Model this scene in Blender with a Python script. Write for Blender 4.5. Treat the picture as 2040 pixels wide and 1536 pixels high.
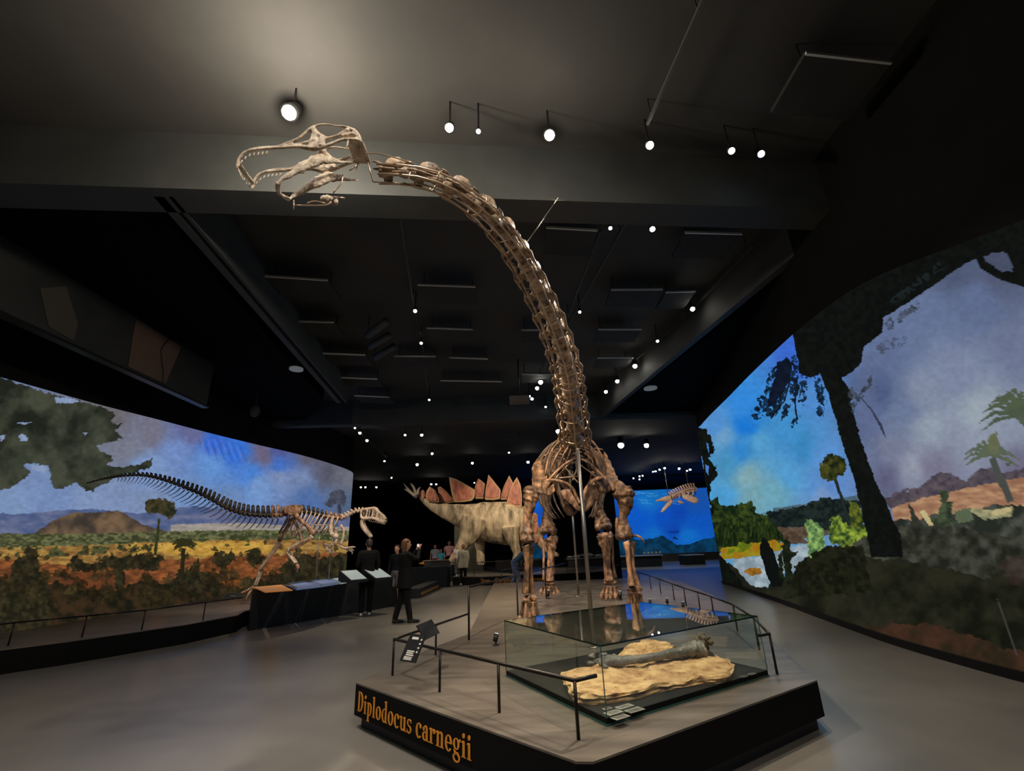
import bpy, math, random
import numpy as np
from mathutils import Vector, Matrix, noise

for _o in list(bpy.data.objects):
    bpy.data.objects.remove(_o)
SC = bpy.context.scene
COL = SC.collection

# ------------------------------------------------------------------ camera
FPX, TILT, ROLL, CAMH = 930.0, math.radians(19.3), math.radians(2.2), 1.45
_F = np.array([0, math.cos(TILT), math.sin(TILT)])
_U0 = np.array([0, -math.sin(TILT), math.cos(TILT)])
_R0 = np.array([1.0, 0, 0])
_R = _R0 * math.cos(ROLL) - _U0 * math.sin(ROLL)
_U = _U0 * math.cos(ROLL) + _R0 * math.sin(ROLL)
CAM = np.array([0, 0, CAMH])
cd = bpy.data.cameras.new('camera')
cd.sensor_width = 36; cd.sensor_fit = 'HORIZONTAL'; cd.lens = FPX / 2040 * 36
cd.clip_start = .05; cd.clip_end = 300
co = bpy.data.objects.new('camera', cd); COL.objects.link(co)
co.matrix_world = Matrix(((_R[0], _U[0], -_F[0], 0), (_R[1], _U[1], -_F[1], 0), (_R[2], _U[2], -_F[2], CAMH), (0, 0, 0, 1)))
SC.camera = co

# ------------------------------------------------------------------ world, exposure
SC.view_settings.view_transform = 'Standard'; SC.view_settings.look = 'None'
SC.view_settings.exposure = 0; SC.view_settings.gamma = 1; SC.view_settings.use_curve_mapping = False
w = bpy.data.worlds.new('world'); SC.world = w; w.use_nodes = True
w.node_tree.nodes['Background'].inputs[0].default_value = (.5, .55, .6, 1)
w.node_tree.nodes['Background'].inputs[1].default_value = .012
SC.cycles.max_bounces = 8; SC.cycles.transparent_max_bounces = 16
SC.cycles.sample_clamp_indirect = 4

def ray(px, py):
    return _R * (px - 1020) / FPX + _U * (768 - py) / FPX + _F
def PZ(px, py, z):
    d = ray(px, py); return CAM + d * ((z - CAMH) / d[2])
def PY(px, py, y):
    d = ray(px, py); return CAM + d * (y / d[1])
def PX(px, py, x):
    d = ray(px, py); return CAM + d * (x / d[0])
def proj(P):
    q = P - CAM; ww = q @ _F
    return 1020 + FPX * (q @ _R) / ww, 768 - FPX * (q @ _U) / ww

# ------------------------------------------------------------------ lights of the hall (most sit at a fixture of the ceiling tracks, some have none)
def lamp(name, kind, loc, target, power, col, size=.06, angle=60, blend=.6):
    l = bpy.data.lights.new(name, kind); l.energy = power; l.color = col
    l.shadow_soft_size = size
    if kind == 'SPOT':
        l.spot_size = math.radians(angle); l.spot_blend = blend
    o = bpy.data.objects.new(name, l); COL.objects.link(o); o.location = loc
    if target is not None:
        o.rotation_euler = (Vector(target) - Vector(loc)).to_track_quat('-Z', 'Y').to_euler()
    return o
WARM = (1, .82, .62); NEUT = (1, .90, .78); COOL = (.75, .87, 1)
ZL = 6.75
def LP(px, py, z=ZL, dz=-.1):
    p = PZ(px, py, z); return (p[0], p[1] - .03, z + dz)
lamp('spot_beam', 'SPOT', LP(575, 225), (-.4, 6.4, .3), 520, NEUT, angle=62)
lamp('spot_beam', 'SPOT', LP(895, 255), (.3, 8.9, 1.6), 1500, WARM, angle=48)
lamp('spot_beam', 'SPOT', LP(1095, 270), (1.9, 9.6, 1.2), 1500, WARM, angle=48)
lamp('spot_beam', 'SPOT', LP(1295, 290), (.9, 4.7, .4), 820, (1, .82, .62), angle=34)
lamp('spot_beam', 'SPOT', LP(1458, 300), (2.9, 3.6, 0), 330, NEUT, angle=90)
lamp('spot_beam', 'SPOT', LP(1300, 457), (.2, 4.3, 3.0), 1500, (1, .84, .66), angle=40)
lamp('spot_beam', 'SPOT', LP(827, 620), (.7, 12.5, .5), 700, WARM, angle=70)
lamp('spot_beam', 'SPOT', LP(1155, 622), (1.2, 12.2, 1.2), 900, WARM, angle=55)
lamp('spot_beam', 'SPOT', LP(1380, 616), (3.6, 9.0, 0), 300, NEUT, angle=90)
lamp('spot_beam', 'SPOT', LP(840, 684), (-2.5, 14, 0), 620, WARM, angle=90)
lamp('spot_beam', 'SPOT', LP(840, 600), (-6.3, 13.4, 2.0), 1300, (1, .86, .72), angle=42)
lamp('spot_beam', 'SPOT', (.9, 18.6, 6.2), (-.5, 24.2, 2.6), 1800, WARM, angle=55)
lamp('spot_beam', 'SPOT', LP(717, 863), (-3, 22, 1), 900, WARM, angle=90)
lamp('spot_beam', 'SPOT', (8, 26, 6.6), (12, 36.5, 3.5), 2600, (1, .9, .82), angle=30)  # added spot without a fixture, brightens the marine reptile skeleton
lamp('spot_beam', 'SPOT', (-3.2, 1.2, 5.9), (-1.2, 3.4, 0), 150, NEUT, angle=100)
lamp('spot_beam', 'SPOT', (.4, 0.2, 5.9), (-.7, 2.9, 3.7), 620, NEUT, angle=70)  # added unseen spot, no fixture, brightens skull and neck from the front
lamp('spot_beam', 'SPOT', (2.6, -.4, 5.9), (1.6, 2.4, 0), 260, WARM, angle=80)
lamp('added_ceiling_glow', 'POINT', LP(575, 225, 6.3, -.1), None, 330, (1, .84, .70), size=.12)  # this and the next two: point lights added to make the ceiling glow
lamp('added_ceiling_glow', 'POINT', LP(895, 255, 6.4, -.1), None, 26, (1, .86, .72), size=.1)
lamp('added_ceiling_glow', 'POINT', LP(1095, 270, 6.4, -.1), None, 26, (1, .86, .72), size=.1)

# ------------------------------------------------------------------ naming
def tag(o, label=None, cat=None, group=None, kind=None):
    if label: o['label'] = label
    if cat: o['category'] = cat
    if group: o['group'] = group
    if kind: o['kind'] = kind
    return o
def empty(name, loc, label, cat, group=None):
    o = bpy.data.objects.new(name, None); COL.objects.link(o); o.location = tuple(loc)
    o.empty_display_size = .1
    return tag(o, label, cat, group)
def copy_tree(o, parent=None):
    c = o.copy(); COL.objects.link(c); c.parent = parent
    for ch in list(o.children): copy_tree(ch, c)
    return c

# ------------------------------------------------------------------ materials
def lin(c):
    return tuple((x / 12.92 if x <= .04045 else ((x + .055) / 1.055) ** 2.4) for x in c)
def S(r, g, b):
    return lin((r / 255, g / 255, b / 255))
MATS = {}
def mat(name, col=(.5, .5, .5), rough=.6, metal=0, col2=None, scale=4, detail=6, bump=0, bscale=20, emis=None, estr=0, spec=.5, stretch=None, contrast=(.35, .65), col3=None):
    if name in MATS: return MATS[name]
    m = bpy.data.materials.new(name); m.use_nodes = True; MATS[name] = m
    nt = m.node_tree; b = nt.nodes['Principled BSDF']
    b.inputs['Base Color'].default_value = (*col, 1); b.inputs['Roughness'].default_value = rough
    b.inputs['Metallic'].default_value = metal; b.inputs['Specular IOR Level'].default_value = spec
    tc = nt.nodes.new('ShaderNodeTexCoord'); mp = nt.nodes.new('ShaderNodeMapping')
    nt.links.new(tc.outputs['Object'], mp.inputs[0])
    if stretch: mp.inputs['Scale'].default_value = stretch
    if col2:
        n = nt.nodes.new('ShaderNodeTexNoise'); n.inputs['Scale'].default_value = scale; n.inputs['Detail'].default_value = detail
        n.inputs['Roughness'].default_value = .62
        nt.links.new(mp.outputs[0], n.inputs['Vector'])
        r = nt.nodes.new('ShaderNodeValToRGB'); nt.links.new(n.outputs['Fac'], r.inputs[0])
        r.color_ramp.elements[0].position = contrast[0]; r.color_ramp.elements[1].position = contrast[1]
        r.color_ramp.elements[0].color = (*col, 1); r.color_ramp.elements[1].color = (*col2, 1)
        if col3:
            e = r.color_ramp.elements.new((contrast[0] + contrast[1]) / 2); e.color = (*col3, 1)
        nt.links.new(r.outputs[0], b.inputs['Base Color'])
    if bump:
        n2 = nt.nodes.new('ShaderNodeTexNoise'); n2.inputs['Scale'].default_value = bscale; n2.inputs['Detail'].default_value = 5
        nt.links.new(mp.outputs[0], n2.inputs['Vector'])
        bp = nt.nodes.new('ShaderNodeBump'); bp.inputs['Strength'].default_value = bump; bp.inputs['Distance'].default_value = .02
        nt.links.new(n2.outputs['Fac'], bp.inputs['Height']); nt.links.new(bp.outputs[0], b.inputs['Normal'])
    if emis:
        b.inputs['Emission Color'].default_value = (*emis, 1); b.inputs['Emission Strength'].default_value = estr
    return m
M_black = mat('black_paint', S(17, 18, 17), .55, bump=.05)
M_soff = mat('soffit_black', S(14, 15, 15), 1, spec=.05)
M_ceil = mat('dark_ceiling_paint', S(52, 53, 50), .85, col2=S(60, 60, 56), scale=.7, bump=.1, bscale=3)
M_raft = mat('acoustic_raft_felt', S(38, 40, 38), .9, col2=S(46, 47, 44), scale=2)
M_rim = mat('raft_edge_metal', S(205, 208, 200), .5, metal=.3)
M_beam = mat('beam_paint', S(62, 66, 63), .7, col2=S(52, 55, 53), scale=1)
M_wall = mat('wall_paint', S(18, 19, 18), .95, col2=S(22, 23, 21), scale=1, spec=.1)
M_floor = mat('polished_concrete', S(112, 110, 105), .30, col2=S(130, 126, 118), scale=1.1, detail=8, bump=.03, bscale=2, contrast=(.3, .7))
M_deck = mat('scuffed_grey_deck', S(84, 78, 70), .36, col2=S(116, 108, 97), scale=3, detail=10, stretch=(.5, 2.2, 1), contrast=(.36, .7), bump=.05, bscale=14)
M_face = mat('platform_face', S(9, 9, 9), .7, spec=.15)
M_rail = mat('dark_bronze_rail', S(38, 34, 30), .4, metal=.6)
M_steel = mat('brushed_steel', S(150, 142, 132), .32, metal=.85)
M_rod = mat('armature_steel', S(214, 188, 160), .3, metal=.6)
M_bone = mat('dark_fossil_bone', S(44, 31, 22), .48, col2=S(160, 122, 88), scale=6, detail=12, contrast=(.38, .66), bump=.6, bscale=30, col3=S(104, 76, 52), stretch=(1.6, 1.6, .7))
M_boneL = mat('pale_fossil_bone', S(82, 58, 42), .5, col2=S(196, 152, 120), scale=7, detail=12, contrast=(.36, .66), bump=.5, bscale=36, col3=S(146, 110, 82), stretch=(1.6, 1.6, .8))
M_skull = mat('skull_fossil_bone', S(132, 112, 92), .5, col2=S(222, 204, 180), scale=14, detail=8, contrast=(.32, .6), bump=.4, bscale=50)
M_boneN = mat('neck_fossil_bone', S(66, 52, 40), .48, col2=S(206, 178, 148), scale=13, detail=10, contrast=(.34, .66), bump=.3, bscale=40)
M_boneD = mat('dark_bone_painted_shade', S(40, 36, 32), .5, col2=S(72, 62, 50), scale=9, bump=.3, bscale=40)  # dark bone, with shade on tail and far hip bones put into the colour
M_boneA = mat('cream_fossil_bone', S(150, 128, 106), .5, col2=S(210, 190, 168), scale=9, bump=.2, bscale=40)
M_femur = mat('grey_fossil_bone', S(70, 66, 62), .42, col2=S(138, 130, 120), scale=8, detail=10, bump=.5, bscale=30)
M_rock = mat('tan_sandstone', S(150, 104, 62), .8, col2=S(224, 186, 136), scale=7, detail=12, bump=1.0, bscale=14, col3=S(196, 156, 108))
M_tray = mat('black_tray', S(12, 14, 13), .6, spec=.15)
M_card = mat('grey_label_card', S(150, 148, 140), .6, col2=S(120, 118, 112), scale=30)
M_lens = mat('lit_lamp_lens', (1, 1, 1), .3, emis=(1, .93, .82), estr=38)
M_lensD = mat('dim_lamp_lens', (1, 1, 1), .3, emis=(.95, .96, 1), estr=6)
M_lensB = mat('blue_lamp_lens', (1, 1, 1), .3, emis=(.6, .75, 1), estr=24)
M_orange = mat('orange_lettering', S(226, 150, 40), .45)
M_white = mat('white_print', S(214, 214, 206), .5)

def glass(name, tint=(.95, .985, .965)):
    m = bpy.data.materials.new(name); m.use_nodes = True; nt = m.node_tree
    for n in list(nt.nodes): nt.nodes.remove(n)
    out = nt.nodes.new('ShaderNodeOutputMaterial'); mx = nt.nodes.new('ShaderNodeMixShader')
    tr = nt.nodes.new('ShaderNodeBsdfTransparent'); tr.inputs[0].default_value = (*tint, 1)
    gl = nt.nodes.new('ShaderNodeBsdfGlossy'); gl.inputs['Roughness'].default_value = .0
    gl.inputs[0].default_value = (.92, .97, .94, 1)
    lw = nt.nodes.new('ShaderNodeLayerWeight'); lw.inputs[0].default_value = .5
    pw = nt.nodes.new('ShaderNodeMath'); pw.operation = 'POWER'; pw.inputs[1].default_value = 4.2
    nt.links.new(lw.outputs['Facing'], pw.inputs[0])
    ma = nt.nodes.new('ShaderNodeMath'); ma.operation = 'MULTIPLY_ADD'; ma.inputs[1].default_value = .9; ma.inputs[2].default_value = .045
    nt.links.new(pw.outputs[0], ma.inputs[0]); nt.links.new(ma.outputs[0], mx.inputs[0])
    nt.links.new(tr.outputs[0], mx.inputs[1]); nt.links.new(gl.outputs[0], mx.inputs[2]); nt.links.new(mx.outputs[0], out.inputs[0])
    return m
M_glass = glass('clear_case_glass')
M_gedge = mat('green_glass_edge', S(34, 84, 70), .1, spec=.8)

def canvas_mat(name, strength=.86):
    """backlit printed fabric: the print is the mesh's colour attribute, it gives off light evenly"""
    m = bpy.data.materials.new(name); m.use_nodes = True; nt = m.node_tree; b = nt.nodes['Principled BSDF']
    a = nt.nodes.new('ShaderNodeAttribute'); a.attribute_name = 'print'
    nt.links.new(a.outputs['Color'], b.inputs['Emission Color']); b.inputs['Emission Strength'].default_value = strength
    mu = nt.nodes.new('ShaderNodeMixRGB'); mu.blend_type = 'MULTIPLY'; mu.inputs[0].default_value = 1; mu.inputs[2].default_value = (.06, .06, .06, 1)
    nt.links.new(a.outputs['Color'], mu.inputs[1]); nt.links.new(mu.outputs[0], b.inputs['Base Color'])
    b.inputs['Roughness'].default_value = .9; b.inputs['Specular IOR Level'].default_value = .03
    return m

# ------------------------------------------------------------------ mesh building
class MB:
    def __init__(s): s.v = []; s.f = []
    def add(s, V, Fc):
        n = len(s.v); s.v += [tuple(map(float, p)) for p in V]; s.f += [tuple(i + n for i in f) for f in Fc]; return s
    def box(s, a, b):
        x0, y0, z0 = a; x1, y1, z1 = b
        return s.add([(x0, y0, z0), (x1, y0, z0), (x1, y1, z0), (x0, y1, z0), (x0, y0, z1), (x1, y0, z1), (x1, y1, z1), (x0, y1, z1)],
                     [(0, 3, 2, 1), (4, 5, 6, 7), (0, 1, 5, 4), (1, 2, 6, 5), (2, 3, 7, 6), (3, 0, 4, 7)])
    def prism(s, pts, z0, z1):
        n = len(pts); V = [(p[0], p[1], z0) for p in pts] + [(p[0], p[1], z1) for p in pts]
        area = sum(pts[i][0] * pts[(i + 1) % n][1] - pts[(i + 1) % n][0] * pts[i][1] for i in range(n))
        F = [tuple(range(n, 2 * n)), tuple(range(n - 1, -1, -1))] + [(i, (i + 1) % n, n + (i + 1) % n, n + i) for i in range(n)]
        if area < 0: F = [tuple(reversed(f)) for f in F]
        return s.add(V, F)
    def slab(s, pts, off):
        """polygon of 3d points thickened by the vector off"""
        n = len(pts); o = np.array(off) / 2
        V = [np.array(p) - o for p in pts] + [np.array(p) + o for p in pts]
        F = [tuple(range(n, 2 * n)), tuple(range(n - 1, -1, -1))] + [(i, (i + 1) % n, n + (i + 1) % n, n + i) for i in range(n)]
        return s.add(V, F)
    def loft(s, pts, rad, n=10, rad2=None, ref=(0, 1, 0), sub=0, rough=0, seed=0, cap=True):
        """tube through pts; rad = half width across ref, rad2 = half width along ref"""
        P = [np.array(p, float) for p in pts]; ra = list(rad) if hasattr(rad, '__len__') else [rad] * len(P)
        rb = ra if rad2 is None else (list(rad2) if hasattr(rad2, '__len__') else [r * rad2 for r in ra])
        if sub > 1 and len(P) > 2:
            Q = []; A = []; B = []
            for i in range(len(P) - 1):
                p0 = P[max(i - 1, 0)]; p1 = P[i]; p2 = P[i + 1]; p3 = P[min(i + 2, len(P) - 1)]
                for k in range(sub):
                    t = k / sub
                    Q.append(.5 * ((2 * p1) + (-p0 + p2) * t + (2 * p0 - 5 * p1 + 4 * p2 - p3) * t * t + (-p0 + 3 * p1 - 3 * p2 + p3) * t ** 3))
                    tt = t * t * (3 - 2 * t)
                    A.append(ra[i] * (1 - tt) + ra[i + 1] * tt); B.append(rb[i] * (1 - tt) + rb[i + 1] * tt)
            Q.append(P[-1]); A.append(ra[-1]); B.append(rb[-1]); P, ra, rb = Q, A, B
        m = len(P); V = []; ref = np.array(ref, float); ang = [2 * math.pi * k / n for k in range(n)]
        for i in range(m):
            t = P[min(i + 1, m - 1)] - P[max(i - 1, 0)]; t = t / (np.linalg.norm(t) + 1e-9)
            r_ = ref if abs(t @ ref) < .95 else np.array([1., 0, 0]) if abs(t[0]) < .8 else np.array([0, 0, 1.])
            sd = np.cross(t, r_); sd /= np.linalg.norm(sd); d = np.cross(sd, t)
            for k in range(n):
                q = 1.0
                if rough:
                    c = P[i] + sd * math.cos(ang[k]) * ra[i] + d * math.sin(ang[k]) * rb[i]
                    q = 1 + rough * noise.noise(Vector(c * (1.2 / max(ra[i], .01))) + Vector((seed, 0, 0))) \
                        + rough * .5 * noise.noise(Vector(c * (3.5 / max(ra[i], .01))) + Vector((0, seed, 0)))
                V.append(P[i] + (sd * math.cos(ang[k]) * ra[i] + d * math.sin(ang[k]) * rb[i]) * q)
        F = [(i * n + k, i * n + (k + 1) % n, (i + 1) * n + (k + 1) % n, (i + 1) * n + k) for i in range(m - 1) for k in range(n)]
        if cap: F += [tuple(range(n - 1, -1, -1)), tuple(range((m - 1) * n, m * n))]
        return s.add(V, F)
    def ball(s, c, r, n=10, m=7, rough=0, seed=0):
        r = (r, r, r) if not hasattr(r, '__len__') else r
        V = []; 
        for i in range(m + 1):
            th = math.pi * i / m
            for k in range(n):
                ph = 2 * math.pi * k / n
                d = np.array([math.sin(th) * math.cos(ph), math.sin(th) * math.sin(ph), math.cos(th)])
                q = 1 + (rough * noise.noise(Vector(d * 1.7) + Vector((seed, seed, 0))) if rough else 0)
                V.append(np.array(c) + d * np.array(r) * q)
        F = [(i * n + k, (i + 1) * n + k, (i + 1) * n + (k + 1) % n, i * n + (k + 1) % n) for i in range(m) for k in range(n)]
        return s.add(V, F)
    def build(s, name, m, parent=None, smooth=True, remesh=0, smooth_it=0, weld=False):
        me = bpy.data.meshes.new(name); me.from_pydata(s.v, [], s.f); me.update()
        o = bpy.data.objects.new(name, me); COL.objects.link(o)
        ms = m if isinstance(m, (list, tuple)) else [m]
        for x in ms: me.materials.append(x)
        if remesh:
            md = o.modifiers.new('r', 'REMESH'); md.mode = 'VOXEL'; md.voxel_size = remesh; md.use_smooth_shade = True
            if smooth_it:
                sm = o.modifiers.new('s', 'SMOOTH'); sm.iterations = smooth_it; sm.factor = .5
            dg = bpy.context.evaluated_depsgraph_get(); dg.update()
            nm = bpy.data.meshes.new_from_object(o.evaluated_get(dg)); o.modifiers.clear(); o.data = nm; bpy.data.meshes.remove(me); me = nm
            nm.name = name
            if not nm.materials:
                for x in ms: nm.materials.append(x)
        if smooth:
            me.polygons.foreach_set('use_smooth', [True] * len(me.polygons))
        if parent is not None:
            o.parent = parent; o.matrix_parent_inverse = Matrix.Translation(-Vector(parent.location))
        return o
def box(name, a, b, m, parent=None): return MB().box(a, b).build(name, m, parent, smooth=False)
def tube(name, pts, r, m, parent=None, n=8): return MB().loft(pts, r, n=n).build(name, m, parent)

# ================================================================== THE HALL
def struct(o): o['kind'] = 'structure'; return o
ZC = 7.3
struct(box('floor', (-30, -6, -.1), (32, 62, 0), M_floor))
struct(box('ceiling', (-30, -6, ZC), (32, 62, ZC + .1), M_ceil))
struct(box('wall_back', (-30, 50, 0), (32, 50.2, ZC), M_wall))
struct(box('wall_front', (-14, -6.2, 0), (14, -6, ZC), M_wall))

def curve_pts(ctrl, n):
    """Catmull-Rom through control rows, n rows evenly spaced"""
    P = [np.array(c, float) for c in ctrl]; out = []
    for i in range(len(P) - 1):
        p0 = P[max(i - 1, 0)]; p1 = P[i]; p2 = P[i + 1]; p3 = P[min(i + 2, len(P) - 1)]
        for k in range(24):
            t = k / 24
            out.append(.5 * ((2 * p1) + (-p0 + p2) * t + (2 * p0 - 5 * p1 + 4 * p2 - p3) * t * t + (-p0 + 3 * p1 - 3 * p2 + p3) * t ** 3))
    out.append(P[-1]); out = np.array(out)
    d = np.concatenate([[0], np.cumsum(np.linalg.norm(np.diff(out[:, :2], axis=0), axis=1))])
    u = np.linspace(0, d[-1], n)
    return np.stack([np.interp(u, d, out[:, k]) for k in range(out.shape[1])], 1)

# rows: x, y, top height, bottom height of the print
LEFT = [(-9.5, 5.0, 4.62, .33), (-9.5, 8.0, 4.81, .33), (-9.52, 10.1, 4.93, .33), (-9.52, 12, 5.07, .33), (-9.5, 14.5, 5.24, .33), (-9.45, 16.9, 5.42, .33),
        (-9.2, 19.3, 5.56, .33), (-8.9, 21.6, 5.62, .33), (-8.62, 23.4, 5.6, .33), (-8.45, 24.1, 5.52, .33), (-8.55, 24.7, 5.5, .33)]
def top_at(px, py, ctrl):
    pass
RIGHT = [(5.15, 2.2, 4.0, .09), (5.08, 3.7, 4.28, .09), (5.05, 5.3, 4.72, .09), (5.08, 6.26, 4.9, .09), (5.2, 7.41, 5.0, .09), (5.43, 8.6, 5.12, .09), (5.91, 10.86, 5.32, .09),
         (6.45, 13.4, 5.5, .09), (6.95, 16.0, 5.66, .09), (7.25, 17.6, 5.72, .09), (7.32, 18.3, 5.7, .09), (7.5, 18.7, 5.7, .09)]

# ------------------------------------------------------------------ painting
def _hash(ix, iy, s):
    h = (ix.astype(np.int64) * 374761393 + iy.astype(np.int64) * 668265263 + s * 1442695041) & 0xffffffff
    h = ((h ^ (h >> 13)) * 1274126177) & 0xffffffff
    return ((h ^ (h >> 16)) & 0xffff) / 65535.0
def vnoise(x, y, s=0):
    ix = np.floor(x); iy = np.floor(y); fx = x - ix; fy = y - iy; fx = fx * fx * (3 - 2 * fx); fy = fy * fy * (3 - 2 * fy)
    a = _hash(ix, iy, s); b = _hash(ix + 1, iy, s); c = _hash(ix, iy + 1, s); d = _hash(ix + 1, iy + 1, s)
    return (a * (1 - fx) + b * fx) * (1 - fy) + (c * (1 - fx) + d * fx) * fy
def fbm(x, y, sc, s=0, o=4):
    t = 0; a = .5; tot = 0
    for k in range(o):
        t = t + a * vnoise(x / sc * 2 ** k, y / sc * 2 ** k, s + 7 * k); tot += a; a *= .55
    return t / tot
def inpoly(x, y, poly):
    m = np.zeros(x.shape, bool); n = len(poly)
    for i in range(n):
        x1, y1 = poly[i]; x2, y2 = poly[(i + 1) % n]
        if y1 == y2: continue
        c = ((y1 > y) != (y2 > y)) & (x < (x2 - x1) * (y - y1) / (y2 - y1) + x1)
        m ^= c
    return m
class Canvas:
    def __init__(s, X, Y): s.X = X; s.Y = Y; s.C = np.zeros((*X.shape, 3))
    def sky(s, samples, p=3.2, warp=10, wsc=40):
        X = s.X + (fbm(s.X, s.Y, wsc, 1) - .5) * 2 * warp; Y = s.Y + (fbm(s.X, s.Y, wsc, 2) - .5) * 2 * warp
        W = 0; C = 0
        for x, y, c in samples:
            w = 1 / (((X - x) ** 2 + (Y - y) ** 2 + 60) ** (p / 2)); W = W + w; C = C + w[..., None] * np.array(c, float)
        s.C = C / W[..., None]
    def brush(s, amp=.06, sc=12, sy=1.0, seed=3):
        n = fbm(s.X, s.Y * sy, sc, seed, 4) - .5
        s.C = s.C * (1 + n[..., None] * 2 * amp)
    def poly(s, pts, c1, c2=None, warp=3, wsc=8, tex=9, seed=5, alpha=1, mask=None, ty=1):
        xs = [p[0] for p in pts]; ys = [p[1] for p in pts]; m0 = warp + 2
        sel = (s.X > min(xs) - m0) & (s.X < max(xs) + m0) & (s.Y > min(ys) - m0) & (s.Y < max(ys) + m0)
        if not sel.any(): return
        x = s.X[sel]; y = s.Y[sel]
        xx = x + (fbm(x, y, wsc, seed, 3) - .5) * 2 * warp; yy = y + (fbm(x, y, wsc, seed + 50, 3) - .5) * 2 * warp
        k = inpoly(xx, yy, pts)
        if mask is not None: k &= mask(x, y)
        c1 = np.array(c1, float); c2 = c1 if c2 is None else np.array(c2, float)
        t = np.clip((fbm(x, y * ty, tex, seed + 9, 4) - .5) * 2.6 + .5, 0, 1)[:, None]
        col = c1 * (1 - t) + c2 * t
        cur = s.C[sel]; cur[k] = cur[k] * (1 - alpha) + col[k] * alpha; s.C[sel] = cur
    def line(s, pts, w, c, warp=1.5, **k):
        for i in range(len(pts) - 1):
            (x1, y1), (x2, y2) = pts[i], pts[i + 1]
            w1 = w[i] if hasattr(w, '__len__') else w; w2 = w[i + 1] if hasattr(w, '__len__') else w
            L = math.hypot(x2 - x1, y2 - y1) + 1e-6; nx, ny = -(y2 - y1) / L / 2, (x2 - x1) / L / 2
            s.poly([(x1 + nx * w1, y1 + ny * w1), (x2 + nx * w2, y2 + ny * w2), (x2 - nx * w2, y2 - ny * w2), (x1 - nx * w1, y1 - ny * w1)], c, warp=warp, **k)
    def palm(s, cx, cy, r, c, seed=0, w=4, rot=0):
        rr = random.Random(seed)
        for k in range(11):
            a = math.pi * (-.12 + 1.24 * k / 10) + rot; L = r * rr.uniform(.75, 1.1)
            x1, y1 = cx + math.cos(a) * L * .6, cy - math.sin(a) * L * .5 - r * .05
            x2, y2 = cx + math.cos(a) * L, cy - math.sin(a) * L * .55 + r * .2
            s.line([(cx, cy), (x1, y1), (x2, y2)], [w * .6, w, 1], c, warp=2, wsc=5, seed=seed + k)
def dots(seed, sc, thr):
    return lambda x, y: fbm(x, y, sc, seed, 3) > thr

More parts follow.
